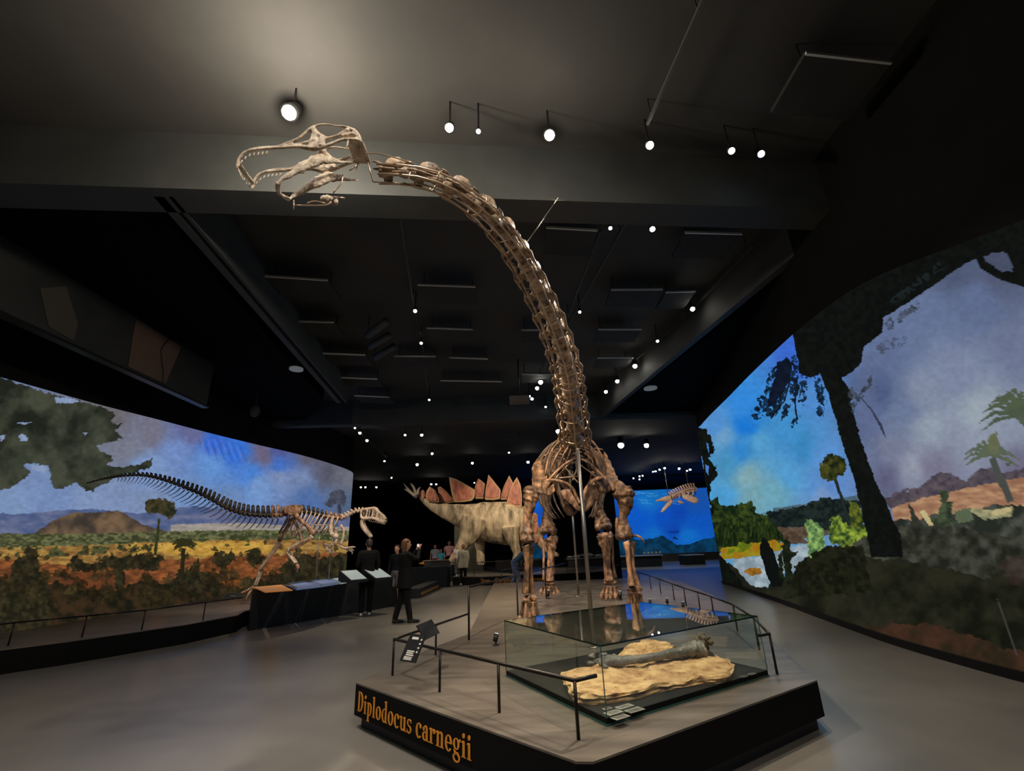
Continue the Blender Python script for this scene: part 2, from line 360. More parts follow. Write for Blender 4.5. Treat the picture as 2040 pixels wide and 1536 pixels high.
def paint_left(X, Y):
    c = Canvas(X, Y)
    c.sky([(220, 820, (112, 106, 112)), (300, 860, (122, 120, 138)), (380, 852, (104, 106, 150)), (430, 878, (58, 108, 214)), (470, 900, (56, 118, 222)), (350, 900, (116, 144, 200)),
           (250, 890, (122, 126, 142)), (300, 935, (128, 156, 205)), (420, 930, (104, 152, 218)), (520, 900, (112, 102, 128)), (560, 925, (70, 116, 204)), (610, 900, (100, 92, 104)), (500, 940, (78, 134, 220)),
           (600, 955, (122, 142, 184)), (560, 950, (132, 148, 188)), (650, 940, (92, 92, 108)), (688, 950, (112, 114, 126)), (692, 1005, (86, 104, 134)), (100, 990, (122, 146, 192)), (20, 1000, (128, 152, 192)),
           (200, 1000, (132, 152, 192)), (450, 1000, (112, 142, 188)), (300, 1010, (126, 146, 182)), (620, 1000, (84, 116, 172)), (520, 975, (122, 160, 214)), (0, 900, (110, 130, 170)), (380, 985, (118, 148, 196)), (560, 890, (84, 90, 150))], warp=14)
    for k in range(12):
        x = 398 + k * 7.2
        c.line([(x, 868 + k * 1.6), (x + 7, 892 + k), (x + 14, 915 + k * .5)], [1.5, 3, 1], ((40, 90, 205) if k % 2 else (120, 130, 205)), warp=1.5, alpha=.55)
    c.brush(.035, 26)
    c.poly([(-300, 1020), (0, 1022), (30, 1025), (80, 1020), (120, 1017), (180, 1014), (220, 1018), (250, 1020), (275, 1023), (300, 1020), (340, 1012), (370, 1010), (385, 1009), (430, 1012), (500, 1016), (560, 1022), (640, 1030), (710, 1035), (710, 1064), (-300, 1066)], (78, 94, 136), (112, 118, 150), warp=2, tex=30, ty=3)
    c.poly([(340, 1046), (420, 1042), (500, 1043), (600, 1048), (710, 1050), (710, 1058), (340, 1060)], (150, 142, 136), (168, 160, 150), warp=2, tex=14, ty=4)
    c.poly([(60, 1066), (90, 1048), (120, 1030), (150, 1020), (190, 1022), (235, 1017), (255, 1025), (275, 1040), (300, 1050), (340, 1060), (340, 1068)], (66, 58, 52), (122, 98, 74), warp=3, tex=26, seed=8)
    c.poly([(-300, 1062), (0, 1062), (150, 1064), (350, 1058), (500, 1056), (710, 1058), (710, 1090), (-300, 1092)], (58, 62, 42), (116, 118, 78), warp=3, tex=7, ty=2, seed=11)
    c.poly([(-300, 1092), (60, 1090), (200, 1086), (380, 1078), (520, 1074), (710, 1078), (710, 1130), (-300, 1130)], (128, 90, 50), (176, 140, 72), warp=4, tex=14, ty=3, seed=12)
    c.poly([(260, 1084), (380, 1080), (500, 1078), (560, 1086), (540, 1100), (400, 1106), (260, 1100)], (176, 132, 54), (206, 164, 78), warp=5, tex=10, ty=3, seed=13)
    c.poly([(-300, 1112), (0, 1116), (150, 1126), (300, 1118), (450, 1108), (600, 1104), (710, 1102), (710, 1180), (-300, 1200)], (96, 58, 36), (156, 92, 50), warp=5, tex=18, ty=3, seed=14)
    c.poly([(-300, 1086), (0, 1088), (120, 1090), (240, 1086), (330, 1084), (330, 1094), (200, 1104), (100, 1110), (0, 1108), (-300, 1110)], (50, 52, 34), (92, 94, 56), warp=4, tex=8, seed=15, mask=dots(31, 12, .5))
    c.poly([(-300, 1160), (0, 1168), (120, 1160), (250, 1158), (350, 1160), (500, 1150), (600, 1140), (710, 1132), (710, 1400), (-300, 1400)], (28, 28, 18), (62, 46, 30), warp=9, wsc=14, tex=16, seed=16)
    c.poly([(100, 1145), (190, 1136), (260, 1150), (250, 1172), (150, 1176)], (120, 66, 38), (88, 54, 34), warp=6, tex=12, seed=44)
    c.poly([(400, 1112), (530, 1108), (540, 1160), (470, 1172), (400, 1150)], (128, 72, 34), (80, 52, 32), warp=8, tex=12, seed=45, mask=dots(33, 10, .45))
    for pts in ([(20, 1160), (24, 1122), (34, 1112), (45, 1104), (60, 1086), (70, 1090), (76, 1104), (80, 1140), (96, 1146), (96, 1300), (-300, 1300), (-300, 1140), (0, 1150)],
                [(130, 1134), (150, 1106), (165, 1118), (185, 1126), (215, 1104), (240, 1112), (262, 1104), (285, 1106), (330, 1108), (310, 1140), (230, 1130), (170, 1140)],
                [(225, 1130), (240, 1118), (250, 1150), (246, 1180), (230, 1180)], [(340, 1160), (352, 1140), (380, 1130), (395, 1112), (405, 1140), (430, 1150), (440, 1180), (340, 1180)],
                [(420, 1110), (428, 1100), (440, 1098), (452, 1108), (462, 1094), (470, 1110), (462, 1130), (430, 1130)], [(490, 1112), (505, 1096), (520, 1102), (530, 1116), (515, 1130), (498, 1128)],
                [(560, 1130), (580, 1110), (610, 1102), (640, 1112), (690, 1100), (700, 1180), (560, 1180)]):
        c.poly(pts, (32, 30, 21), (60, 54, 34), warp=9, wsc=7, tex=8, seed=int(pts[0][0]) + 17)
    rr = random.Random(11)
    for k in range(95):
        x = rr.uniform(-40, 690); t = rr.random() ** .8; y = 1092 + 120 * t - x * .03; s_ = 4 + 13 * t
        pts = [(x + s_ * math.cos(a) * rr.uniform(.5, 1.3), y - s_ * (1.1 if math.sin(a) > 0 else .5) * math.sin(a) * rr.uniform(.6, 1.5)) for a in np.linspace(0, 6.0, 9)]
        q = .5 + .5 * rr.random(); c.poly(pts, (44 * q, 40 * q, 26 * q), (84 * q, 70 * q, 40 * q), warp=s_ * .6, wsc=6, tex=6, seed=k + 200, alpha=.72)
    for k in range(40):
        x = rr.uniform(-40, 690); y = rr.uniform(1066, 1088); s_ = rr.uniform(4, 9)
        c.poly([(x - s_, y), (x - s_ * .4, y - s_ * .6), (x + s_ * .5, y - s_ * .6), (x + s_, y), (x, y + 2)], (52, 58, 34), (74, 80, 42), warp=3, wsc=5, seed=k + 300, alpha=.8)
    c.line([(317, 1034), (314, 1070), (309, 1106)], [5, 5, 7], (52, 56, 34))
    c.poly([(286, 1002), (296, 996), (312, 992), (330, 994), (350, 1004), (352, 1016), (346, 1030), (334, 1034), (325, 1026), (312, 1020), (296, 1024), (287, 1014)], (36, 40, 26), (74, 66, 42), warp=5, wsc=6, tex=8)
    c.line([(366, 1092), (364, 1120), (362, 1150)], [8, 8, 9], (40, 38, 24))
    c.palm(368, 1086, 27, (48, 48, 28), 4, w=6)
    c.palm(505, 1102, 18, (46, 42, 26), 5, w=4); c.palm(455, 1112, 18, (50, 46, 28), 9, w=4)
    c.line([(240, 1110), (290, 1092)], 3, (96, 84, 40))
    c.line([(676, 1005), (678, 1034)], 6, (60, 62, 76)); c.poly([(648, 1005), (656, 984), (668, 974), (684, 976), (690, 998), (684, 1010), (672, 1000), (660, 1014)], (64, 68, 82), (84, 88, 104), warp=5, wsc=6)
    K = lambda L: [(x / 3.84, 700 + y / 3.84) for x, y in L]
    c.poly([(-300, 600)] + K([(0, 195), (400, 330), (620, 380), (810, 430), (890, 480), (850, 540), (950, 560), (880, 600), (940, 670), (830, 700), (730, 720), (770, 760), (870, 800), (820, 870), (880, 890), (1020, 870), (1160, 820), (1140, 900), (1050, 920), (880, 960), (830, 990), (730, 1050), (700, 1080), (600, 1040), (560, 1000), (520, 1030), (460, 1055), (400, 1040), (380, 950), (370, 880), (240, 850), (180, 860), (240, 940), (100, 1030), (0, 1075)]) + [(-300, 990)], (34, 38, 30), (72, 76, 62), warp=6, wsc=9, tex=40, seed=20)
    for p in ([(140, 640), (170, 625), (210, 650), (200, 690), (160, 685)], [(420, 350), (520, 350), (610, 380), (540, 400), (430, 395)], [(0, 640), (40, 640), (20, 680), (0, 690)], [(240, 870), (330, 870), (380, 900), (330, 930), (250, 900)], [(630, 620), (670, 625), (650, 640)], [(140, 545), (200, 540), (260, 545), (180, 560)]):
        c.poly(K(p), (140, 158, 192), warp=2.5, wsc=4)
    c.brush(.10, 7, 1.3, 40)
    return c.C

def paint_right(X, Y):
    c = Canvas(X, Y); Q = lambda L: [(1380 + x / 3.073, 860 + y / 3.073) for x, y in L]; T = lambda L: [(1380 + x / 3.073, 460 + y / 3.073) for x, y in L]
    c.sky([(1425, 850, (84, 148, 216)), (1440, 870, (112, 164, 206)), (1478, 800, (54, 142, 228)), (1486, 850, (28, 124, 222)), (1475, 900, (52, 140, 214)), (1505, 880, (88, 164, 212)), (1560, 860, (66, 146, 208)), (1600, 890, (60, 140, 200)),
           (1640, 900, (92, 150, 216)), (1450, 920, (74, 150, 196)), (1490, 950, (134, 176, 184)), (1500, 990, (122, 172, 184)), (1540, 980, (112, 168, 188)), (1570, 950, (86, 162, 216)), (1620, 960, (92, 148, 212)), (1640, 985, (122, 156, 204)), (1440, 990, (80, 162, 218)),
           (1590, 715, (58, 106, 212)), (1620, 800, (82, 144, 214)), (1660, 960, (96, 140, 206)),
           (1720, 850, (92, 106, 146)), (1745, 780, (84, 98, 138)), (1780, 700, (102, 116, 154)), (1850, 620, (104, 120, 156)), (1940, 600, (98, 112, 148)), (2030, 700, (112, 122, 152)), (1900, 750, (128, 138, 166)), (1850, 850, (150, 162, 178)), (1950, 820, (156, 168, 180)),
           (1770, 890, (122, 128, 154)), (1820, 930, (150, 156, 174)), (1950, 880, (146, 154, 174)), (2030, 850, (140, 150, 170)), (2030, 930, (112, 110, 134)), (1760, 960, (98, 100, 128)), (1860, 930, (124, 122, 146)), (1900, 540, (82, 92, 120)), (1990, 540, (84, 92, 118)), (1840, 780, (134, 146, 170)), (1800, 820, (110, 124, 156))], warp=12)
    c.poly([(1704, 700), (1740, 700), (1760, 1020), (1722, 1020)], (104, 112, 146), alpha=.35, warp=8)
    c.brush(.03, 34)
    # far trees, plain, river
    c.poly([(1540, 1012), (1600, 1004), (1660, 994), (1720, 985), (1720, 1030), (1540, 1030)], (70, 92, 110), (88, 110, 120), warp=2)
    c.poly([(1755, 992), (1800, 978), (1832, 972), (1856, 946), (1880, 940), (1905, 946), (1925, 958), (1950, 936), (1975, 932), (2000, 944), (2060, 926), (2300, 900), (2300, 980), (1980, 990), (1780, 1014)], (70, 64, 76), (96, 86, 92), warp=6, wsc=9)
    c.poly([(1775, 1012), (1850, 990), (1950, 968), (2060, 946), (2400, 880), (2400, 1080), (1790, 1080)], (150, 108, 84), (186, 146, 112), warp=3, tex=24, ty=3)
    c.poly([(1775, 1040), (1860, 1030), (1960, 1012), (2060, 1000), (2400, 960), (2400, 1500), (1700, 1500), (1700, 1080)], (40, 44, 38), (84, 88, 80), warp=9, wsc=16, tex=26, seed=23)
    c.poly(Q([(1680, 470), (1850, 480), (1960, 460), (1950, 520), (1780, 540)]), (120, 124, 96), (176, 170, 128), warp=3)
    c.poly(Q([(1390, 490), (1420, 480), (1490, 590), (1480, 612), (1460, 600)]), (196, 182, 132), warp=1.5)
    c.poly(Q([(1820, 490), (1950, 455), (1955, 490), (1870, 515)]), (190, 176, 128), warp=2)
    c.poly(Q([(1320, 440), (1350, 470), (1380, 530), (1440, 600), (1300, 640), (1340, 540)]), (52, 54, 46), warp=3)
    c.poly(Q([(1510, 350), (1570, 370), (1560, 420), (1590, 430), (1580, 540), (1620, 560), (1500, 600), (1440, 520), (1500, 540), (1520, 440)]), (44, 52, 40), (76, 90, 64), warp=5, wsc=6)
    c.poly(Q([(1600, 480), (1700, 460), (1720, 540), (1620, 560)]), (92, 104, 80), warp=5)
    c.poly([(1400, 1010), (1428, 990), (1436, 1006), (1460, 1008), (1488, 1002), (1494, 996), (1500, 1000), (1508, 1022), (1540, 1028), (1560, 1060), (1556, 1090), (1430, 1100)], (18, 34, 18), (62, 76, 30), warp=5, wsc=6, tex=7, seed=27)
    rr = random.Random(5)
    for k in range(46):
        x = rr.uniform(1422, 1566); b_ = 1092 - (x - 1422) * .12 + rr.uniform(-6, 8); h = rr.uniform(26, 62) * (1 if x < 1510 else .8); w_ = rr.uniform(3, 6.5); q = rr.random()
        c.poly([(x - w_, b_), (x - w_ * .7, b_ - h * .6), (x + w_ * .1, b_ - h), (x + w_ * .8, b_ - h * .55), (x + w_, b_)], (12 + 12 * q, 24 + 16 * q, 14), (30 + 44 * q * q, 44 + 40 * q * q, 18 + 12 * q), warp=2.5, wsc=5, tex=6, seed=k + 400, ty=.5)
    c.poly([(1520, 1022), (1570, 1014), (1600, 1008), (1617, 1000), (1640, 990), (1668, 996), (1712, 996), (1720, 1064), (1640, 1058), (1550, 1050)], (18, 26, 26), (36, 48, 44), warp=5, wsc=5, tex=7)
    c.poly([(1548, 1050), (1600, 1050), (1650, 1056), (1650, 1066), (1600, 1074), (1620, 1082), (1570, 1084)], (104, 88, 76), (74, 58, 44), warp=3)
    c.poly([(1430, 1114), (1440, 1092), (1480, 1084), (1540, 1076), (1570, 1086), (1556, 1096), (1520, 1104), (1480, 1112)], (170, 104, 26), (150, 140, 30), warp=4, tex=12)
    c.poly([(1450, 1092), (1480, 1080), (1500, 1084), (1490, 1098), (1450, 1104)], (150, 150, 30), (92, 110, 24), warp=5)
    c.poly([(1460, 1114), (1500, 1110), (1550, 1100), (1576, 1090), (1600, 1084), (1622, 1088), (1622, 1124), (1590, 1134), (1562, 1142), (1536, 1168), (1500, 1178), (1484, 1152), (1464, 1132)], (132, 150, 164), (172, 188, 196), warp=4, tex=12)
    c.poly([(1480, 1138), (1492, 1130), (1515, 1132), (1519, 1142), (1500, 1148)], (160, 108, 34), (112, 80, 30), warp=3)
    c.poly(Q([(690, 540), (730, 530), (760, 560), (800, 600), (810, 680), (780, 760), (720, 800), (700, 640)]), (70, 106, 66), (152, 186, 104), warp=5, wsc=6, tex=6)
    c.poly(Q([(850, 520), (900, 510), (920, 560), (960, 560), (1000, 600), (1040, 560), (1080, 600), (1090, 700), (960, 720), (830, 680)]), (44, 66, 30), (152, 174, 62), warp=6, wsc=7, tex=8)
    c.poly(Q([(960, 420), (1010, 440), (1040, 480), (1040, 600), (960, 580)]), (40, 56, 24), (112, 118, 40), warp=5)
    # near dark undergrowth
    c.poly([(1380, 1140), (1440, 1116), (1470, 1136), (1490, 1160), (1520, 1172), (1560, 1150), (1600, 1130), (1640, 1096), (1700, 1088), (1760, 1092), (1860, 1110), (1960, 1140), (2080, 1160), (2600, 1200), (2600, 1800), (1380, 1800)], (22, 24, 16), (42, 42, 30), warp=8, wsc=12, tex=36, seed=29)
    c.poly([(1700, 1080), (1790, 1050), (1880, 1046), (2000, 1070), (2100, 1060), (2100, 1140), (1960, 1150), (1820, 1120), (1700, 1110)], (34, 36, 28), (72, 74, 64), warp=10, wsc=16, tex=20, seed=30)
    c.poly([(1720, 1250), (1850, 1240), (2000, 1290), (2100, 1300), (2100, 1400), (1900, 1340)], (44, 36, 24), (70, 46, 34), warp=10, wsc=16, tex=30, seed=31)
    c.poly([(1985, 1128), (2020, 1108), (2070, 1116), (2060, 1166), (2010, 1158)], (66, 46, 42), (56, 42, 38), warp=14, wsc=20, alpha=.5)
    c.line([(1980, 1170), (2020, 1290), (2036, 1340)], 2, (66, 66, 60), warp=1)
    c.poly(Q([(405, 720), (420, 660), (440, 650), (490, 720), (560, 900), (540, 950), (480, 950), (440, 830)]), (14, 18, 16), warp=3)
    for q in ([(540, 700), (580, 640), (600, 700), (610, 900), (580, 960)], [(520, 760), (545, 740), (560, 900), (530, 900)], [(590, 740), (640, 735), (630, 760), (600, 770)], [(620, 820), (700, 790), (760, 740), (820, 700), (880, 700), (900, 900), (640, 930)]):
        c.poly(Q(q), (18, 24, 16), (34, 40, 24), warp=4, wsc=5)
    c.poly([(1590, 1120), (1640, 1092), (1720, 1086), (1740, 1180), (1560, 1190)], (20, 22, 14), (36, 38, 24), warp=7)
    # round tree
    c.line([(1662, 950), (1676, 990), (1692, 1048)], [7, 6, 7], (34, 44, 44)); c.poly([(1632, 938), (1636, 918), (1650, 906), (1666, 904), (1682, 914), (1688, 930), (1684, 944), (1672, 950), (1662, 958), (1652, 956), (1640, 956)], (26, 32, 20), (78, 78, 30), warp=6, wsc=6, tex=9)
    # palms
    c.line([(1976, 912), (1992, 950), (2014, 1000)], [14, 13, 16], (74, 78, 74)); c.palm(1972, 906, 56, (92, 102, 84), 2, w=8); c.poly([(1966, 902), (1972, 868), (1982, 860), (1990, 872), (1986, 905)], (104, 108, 80), warp=4)
    c.poly([(2010, 820), (2060, 800), (2060, 850), (2040, 852)], (84, 94, 78), warp=5); c.palm(2030, 826, 84, (78, 90, 72), 12, w=9); c.palm(2036, 806, 60, (84, 96, 74), 15, w=8)
    c.poly(Q([(1910, 190), (1960, 190), (1940, 210), (1920, 215)]), (78, 84, 70), warp=2)
    # hanging foliage and big tree
    for q in ([(470, 850), (560, 790), (640, 740), (650, 860), (600, 900), (580, 960), (540, 1080), (490, 1150), (440, 1130), (380, 1160), (360, 1120), (400, 1060), (390, 1020), (440, 1010), (450, 940)], [(560, 1060), (600, 1060), (590, 1120), (540, 1170), (550, 1110)],
              [(620, 1140), (650, 1130), (640, 1180), (600, 1200)], [(580, 900), (640, 880), (650, 960), (620, 1060), (590, 1040)], [(660, 880), (700, 880), (700, 1000), (680, 1080), (650, 1060)], [(740, 880), (790, 920), (815, 1040), (800, 1140), (760, 1130), (750, 1000)]):
        c.poly(T(q), (8, 22, 36), (26, 58, 92), warp=6, wsc=6, tex=5, mask=dots(61, 6, .40))
    c.poly(T([(520, 800), (600, 780), (600, 900), (560, 980), (500, 1060), (450, 1080), (500, 900)]), (8, 18, 34), (14, 26, 48), warp=5)
    c.line(T([(600, 900), (560, 1040), (480, 1150)]), 3, (10, 20, 30)); c.line(T([(640, 900), (625, 1050), (640, 1160)]), 3, (10, 24, 36))
    c.poly([(1584, 690), (1592, 724), (1592, 744), (1616, 752), (1634, 744), (1655, 800), (1680, 890), (1700, 950), (1712, 1000), (1728, 1070), (1736, 1110), (1800, 1110), (1794, 1070), (1770, 1012), (1745, 960), (1716, 880), (1694, 800), (1700, 790), (1676, 752), (1700, 740), (1716, 722), (1722, 690), (1740, 676), (1758, 662), (1760, 634), (1840, 582), (1925, 524), (1944, 516), (1956, 536), (1990, 556), (2040, 572), (2300, 640), (2300, 200), (1900, 400), (1700, 520), (1576, 640)], (13, 15, 14), (18, 22, 19), warp=2.6, wsc=9)
    c.poly([(1958, 512), (1975, 506), (2000, 500), (2014, 520), (2020, 540), (2000, 542), (1976, 530)], (74, 82, 106), warp=4)
    c.poly([(1690, 770), (1715, 780), (1738, 740), (1735, 770), (1712, 800), (1700, 830), (1690, 800)], (38, 46, 46), (70, 78, 90), warp=6, wsc=6, alpha=.8, mask=dots(63, 6, .42))
    c.poly([(1762, 640), (1830, 600), (1830, 612), (1800, 640), (1770, 660)], (58, 66, 80), (90, 100, 124), warp=6, wsc=6, mask=dots(64, 7, .5))
    c.poly([(1768, 600), (1820, 560), (1870, 520), (1880, 535), (1790, 600)], (28, 36, 38), warp=6, wsc=6, mask=dots(65, 7, .5))
    c.poly(T([(1110, 720), (1200, 660), (1310, 650), (1310, 690), (1250, 720), (1150, 750)]), (76, 86, 108), warp=6, wsc=5, mask=dots(66, 5, .52))
    c.line(T([(1020, 1010), (1090, 1090), (1150, 1190), (1180, 1270)]), [2, 3, 6, 1], (54, 60, 82), warp=1)
    # tree at the far end of the print
    c.poly([(1370, 850), (1384, 850), (1408, 856), (1420, 880), (1422, 900), (1412, 915), (1426, 930), (1428, 950), (1416, 965), (1412, 985), (1422, 1010), (1420, 1040), (1426, 1080), (1440, 1112), (1470, 1150), (1500, 1200), (1370, 1200)], (12, 14, 12), (18, 24, 16), warp=5, wsc=6)
    for p in ([(1392, 905), (1400, 910), (1402, 935), (1398, 950)], [(1396, 960), (1404, 955), (1412, 1000), (1418, 1012), (1408, 1010)], [(1408, 880), (1413, 890), (1411, 905)], [(1405, 925), (1412, 930), (1412, 948), (1406, 940)]):
        c.poly(p, (78, 132, 206), warp=2, wsc=4)
    c.brush(.07, 9, 1.2, 41)
    return c.C

def paint_ocean(X, Y):
    c = Canvas(X, Y)
    c.sky([(1070, 990, (22, 104, 226)), (1070, 1040, (18, 84, 190)), (1120, 1000, (12, 30, 90)), (1170, 1000, (12, 26, 84)), (1190, 1040, (14, 34, 104)), (1180, 1070, (14, 44, 84)), (1240, 990, (24, 92, 200)), (1260, 1020, (16, 92, 206)), (1300, 985, (20, 110, 190)), (1290, 1000, (24, 120, 206)), (1320, 1030, (14, 80, 196)), (1350, 1020, (16, 72, 176)), (1385, 1000, (24, 84, 172)), (1385, 1040, (16, 86, 196)), (1280, 1040, (14, 90, 204)), (1340, 1055, (16, 74, 178)), (1300, 1068, (20, 110, 200)), (1370, 1068, (20, 112, 206))], warp=6)
    rr = random.Random(4)
    for k in range(26):
        x = rr.uniform(1235, 1345); y = rr.uniform(979, 1003); L = rr.uniform(10, 26)
        c.line([(x, y), (x + L, y + rr.uniform(-2, 3))], 1.2, (96, 168, 216), warp=1, alpha=.5)
    c.poly([(1040, 1078), (1150, 1072), (1260, 1070), (1272, 1076), (1300, 1074), (1316, 1068), (1326, 1072), (1340, 1080), (1352, 1086), (1375, 1084), (1400, 1074), (1430, 1070), (1430, 1130), (1040, 1130)], (10, 40, 62), (12, 62, 98), warp=3, wsc=6)
    c.poly([(1340, 1068), (1346, 1069), (1352, 1075), (1342, 1073)], (14, 44, 92), warp=1.5)
    c.poly([(1330, 1058), (1352, 1057), (1352, 1062), (1332, 1062)], (12, 56, 150), warp=1.5)
    c.brush(.06, 5, 3, 42)
    return c.C

def mural(name, rows, nu, nv, painter, m, side, label, thick=.05):
    R = curve_pts(rows, nu); v = np.linspace(0, 1, nv)
    Pz = R[:, 3][:, None] * (1 - v) + R[:, 2][:, None] * v
    P = np.stack([np.repeat(R[:, 0][:, None], nv, 1), np.repeat(R[:, 1][:, None], nv, 1), Pz], -1)
    q = P - CAM; ww = np.maximum(q @ _F, .3); X = 1020 + FPX * (q @ _R) / ww; Y = 768 - FPX * (q @ _U) / ww
    C = np.clip(painter(X, Y), 0, 255) / 255.0
    C = np.where(C <= .04045, C / 12.92, ((C + .055) / 1.055) ** 2.4)
    idx = np.arange(nu * nv).reshape(nu, nv)
    a, b, c_, d = idx[:-1, :-1].ravel(), idx[1:, :-1].ravel(), idx[1:, 1:].ravel(), idx[:-1, 1:].ravel()
    fc = np.stack([a, b, c_, d] if side > 0 else [a, d, c_, b], 1)
    me = bpy.data.meshes.new(name); nV = nu * nv; nF = len(fc)
    me.vertices.add(nV); me.vertices.foreach_set('co', P.reshape(-1).astype(np.float32))
    me.loops.add(nF * 4); me.loops.foreach_set('vertex_index', fc.ravel().astype(np.int32))
    me.polygons.add(nF); me.polygons.foreach_set('loop_start', np.arange(0, nF * 4, 4, dtype=np.int32)); me.polygons.foreach_set('loop_total', np.full(nF, 4, np.int32))
    me.update(calc_edges=True)
    at = me.color_attributes.new('print', 'FLOAT_COLOR', 'POINT')
    at.data.foreach_set('color', np.concatenate([C.reshape(-1, 3), np.ones((nV, 1))], 1).astype(np.float32).ravel())
    me.materials.append(m)
    o = bpy.data.objects.new(name, me); COL.objects.link(o); tag(o, label, 'mural')
    return o, R
def wall_behind(name, R, off, ztop, base=True, z0=0):
    """solid wall following the curve of a print, standing behind it"""
    P = R[::max(1, len(R) // 60)]; P = np.vstack([P, R[-1]]) if (P[-1] != R[-1]).any() else P
    T = np.gradient(P[:, :2], axis=0); N = np.stack([T[:, 1], -T[:, 0]], 1); N /= np.linalg.norm(N, axis=1)[:, None]
    a = P[:, :2] + N * off; b = P[:, :2] + N * (off + math.copysign(.25, off))
    pts = [tuple(p) for p in a] + [tuple(p) for p in b[::-1]]
    return struct(MB().prism(pts, z0, ztop).build(name, M_wall, smooth=False))
mL, RL = mural('landscape_mural', LEFT, 760, 330, paint_left, canvas_mat('printed_fabric_plain'), 1, 'huge backlit landscape print of plain, hills and blue sky behind the walking predator skeleton')
mR, RR_ = mural('landscape_mural', RIGHT, 900, 460, paint_right, canvas_mat('printed_fabric_river'), -1, 'huge curved backlit print of river valley, dark leaning tree and palms on the right')
wall_behind('wall_left', RL, -.03, ZC); wall_behind('wall_right', RR_, .03, ZC)
OC = [(1.2, 43, 6.0, 0.6), (6, 43, 6.0, 0.6), (12, 43, 6.03, 0.6), (22, 43.5, 6.1, 0.6)]
mO, RO = mural('ocean_mural', OC, 420, 130, paint_ocean, canvas_mat('printed_fabric_ocean'), -1, 'glowing deep blue underwater print at the far end of the hall')
box('ocean_plinth', (-2, 42.6, 0), (24, 43.6, .6), M_black)['kind'] = 'structure'
bpy.data.objects['ocean_plinth'].name = 'trim_9'
struct(box('wall_partition', (PY(1087, 1000, 36)[0], 36, 0), (PY(1190, 1000, 36)[0], 36.3, ZC), M_wall))
struct(box('wall_pillar', (PY(1213, 1150, 19.5)[0], 19.5, 0), (PY(1240, 1150, 19.5)[0], 19.8, PY(1225, 965, 19.5)[2]), M_wall))
# black skirting under the right print
K = RR_[::18]; T = np.gradient(K[:, :2], axis=0); N = np.stack([-T[:, 1], T[:, 0]], 1); N /= np.linalg.norm(N, axis=1)[:, None]
struct(MB().prism([tuple(p) for p in K[:, :2] + N * .04] + [tuple(p) for p in (K[:, :2] - N * .02)[::-1]], 0, .1).build('baseboard_right', M_black, smooth=False))

# ------------------------------------------------------------------ ceiling: cross beams, side beams, rafts
ZB = 6.3
def beam(name, a, b, wd, z0, z1, m=M_beam):
    a = np.array(a[:2], float); b = np.array(b[:2], float); t = (b - a) / np.linalg.norm(b - a); n = np.array([-t[1], t[0]]) * wd / 2
    return struct(MB().prism([a - n, b - n, b + n, a + n], z0, z1).build(name, m, smooth=False))
b0a, b0b = PZ(-200, 384, ZB), PZ(2200, 455, ZB)
beam('trim_1', b0a, b0b, .5, ZB, ZC)
b1a, b1b = PZ(200, 862, ZB), PZ(1500, 826, ZB)
beam('trim_2', b1a, b1b, .35, ZB, ZC)
beam('trim_3', PZ(1665, 447, ZB), PZ(1200, 832, ZB), .16, ZB, ZC)
beam('trim_4', PZ(316, 392, ZB), PZ(675, 803, ZB), .14, ZB, ZC)
beam('trim_5', PZ(340, 392, ZB), PZ(690, 803, ZB), .06, ZB, ZC - .3)
# side soffits outside the inner bay
s0, s1 = PZ(1700, 440, ZB), PZ(1190, 838, ZB)
struct(MB().prism([(s0[0] + .3, s0[1]), (s1[0] + .3, s1[1]), (9, 19.5), (9, 4.5)], ZB + .15, ZC).build('trim_7', M_soff, smooth=False))
s0, s1 = PZ(300, 392, ZB), PZ(660, 810, ZB)
struct(MB().prism([(s0[0] - .3, s0[1]), (s1[0] - .3, s1[1]), (-9.4, 19.5), (-9.4, 4.5)][::-1], ZB + .25, ZC).build('trim_8', M_soff, smooth=False))
ZR = 6.85
EDG = [((528, 551), (653, 559), 'left column nearest the near cross beam'), ((563, 640), (665, 643), 'left column, second from the near beam'), ((643, 705), (728, 708), 'left column, third from the near beam'),
       ((678, 753), (752, 756), 'left column, fourth from the near beam'), ((706, 789), (776, 792), 'left column, farthest before the far beam'),
       ((832, 568), (947, 572), 'middle column, nearest with a warm face'), ((850, 654), (942, 657), 'middle column, second from the near beam'), ((785, 710), (868, 711), 'middle, left one of a side by side pair'),
       ((895, 713), (972, 716), 'middle, right one of a side by side pair'), ((877, 759), (1000, 761), 'middle column, wide one before the far beam'),
       ((1088, 454), (1190, 460), 'right of the neck, touching the near beam'), ((1365, 464), (1478, 467), 'far right, with a bluish lit edge by the near beam'), ((1217, 578), (1320, 577), 'right column, with the brightest edge'),
       ((1326, 583), (1386, 581), 'right column, half overlapping the brightest one'), ((1038, 658), (1085, 658), 'behind the neck, short one'), ((1192, 657), (1278, 657), 'right column, third from the near beam'), ((1190, 714), (1262, 713), 'right column, fourth from the near beam'),
       ((1040, 746), (1110, 747), 'behind the neck, low and dim'), ((1605, 108), (1775, 127), 'alone overhead at the upper right')]
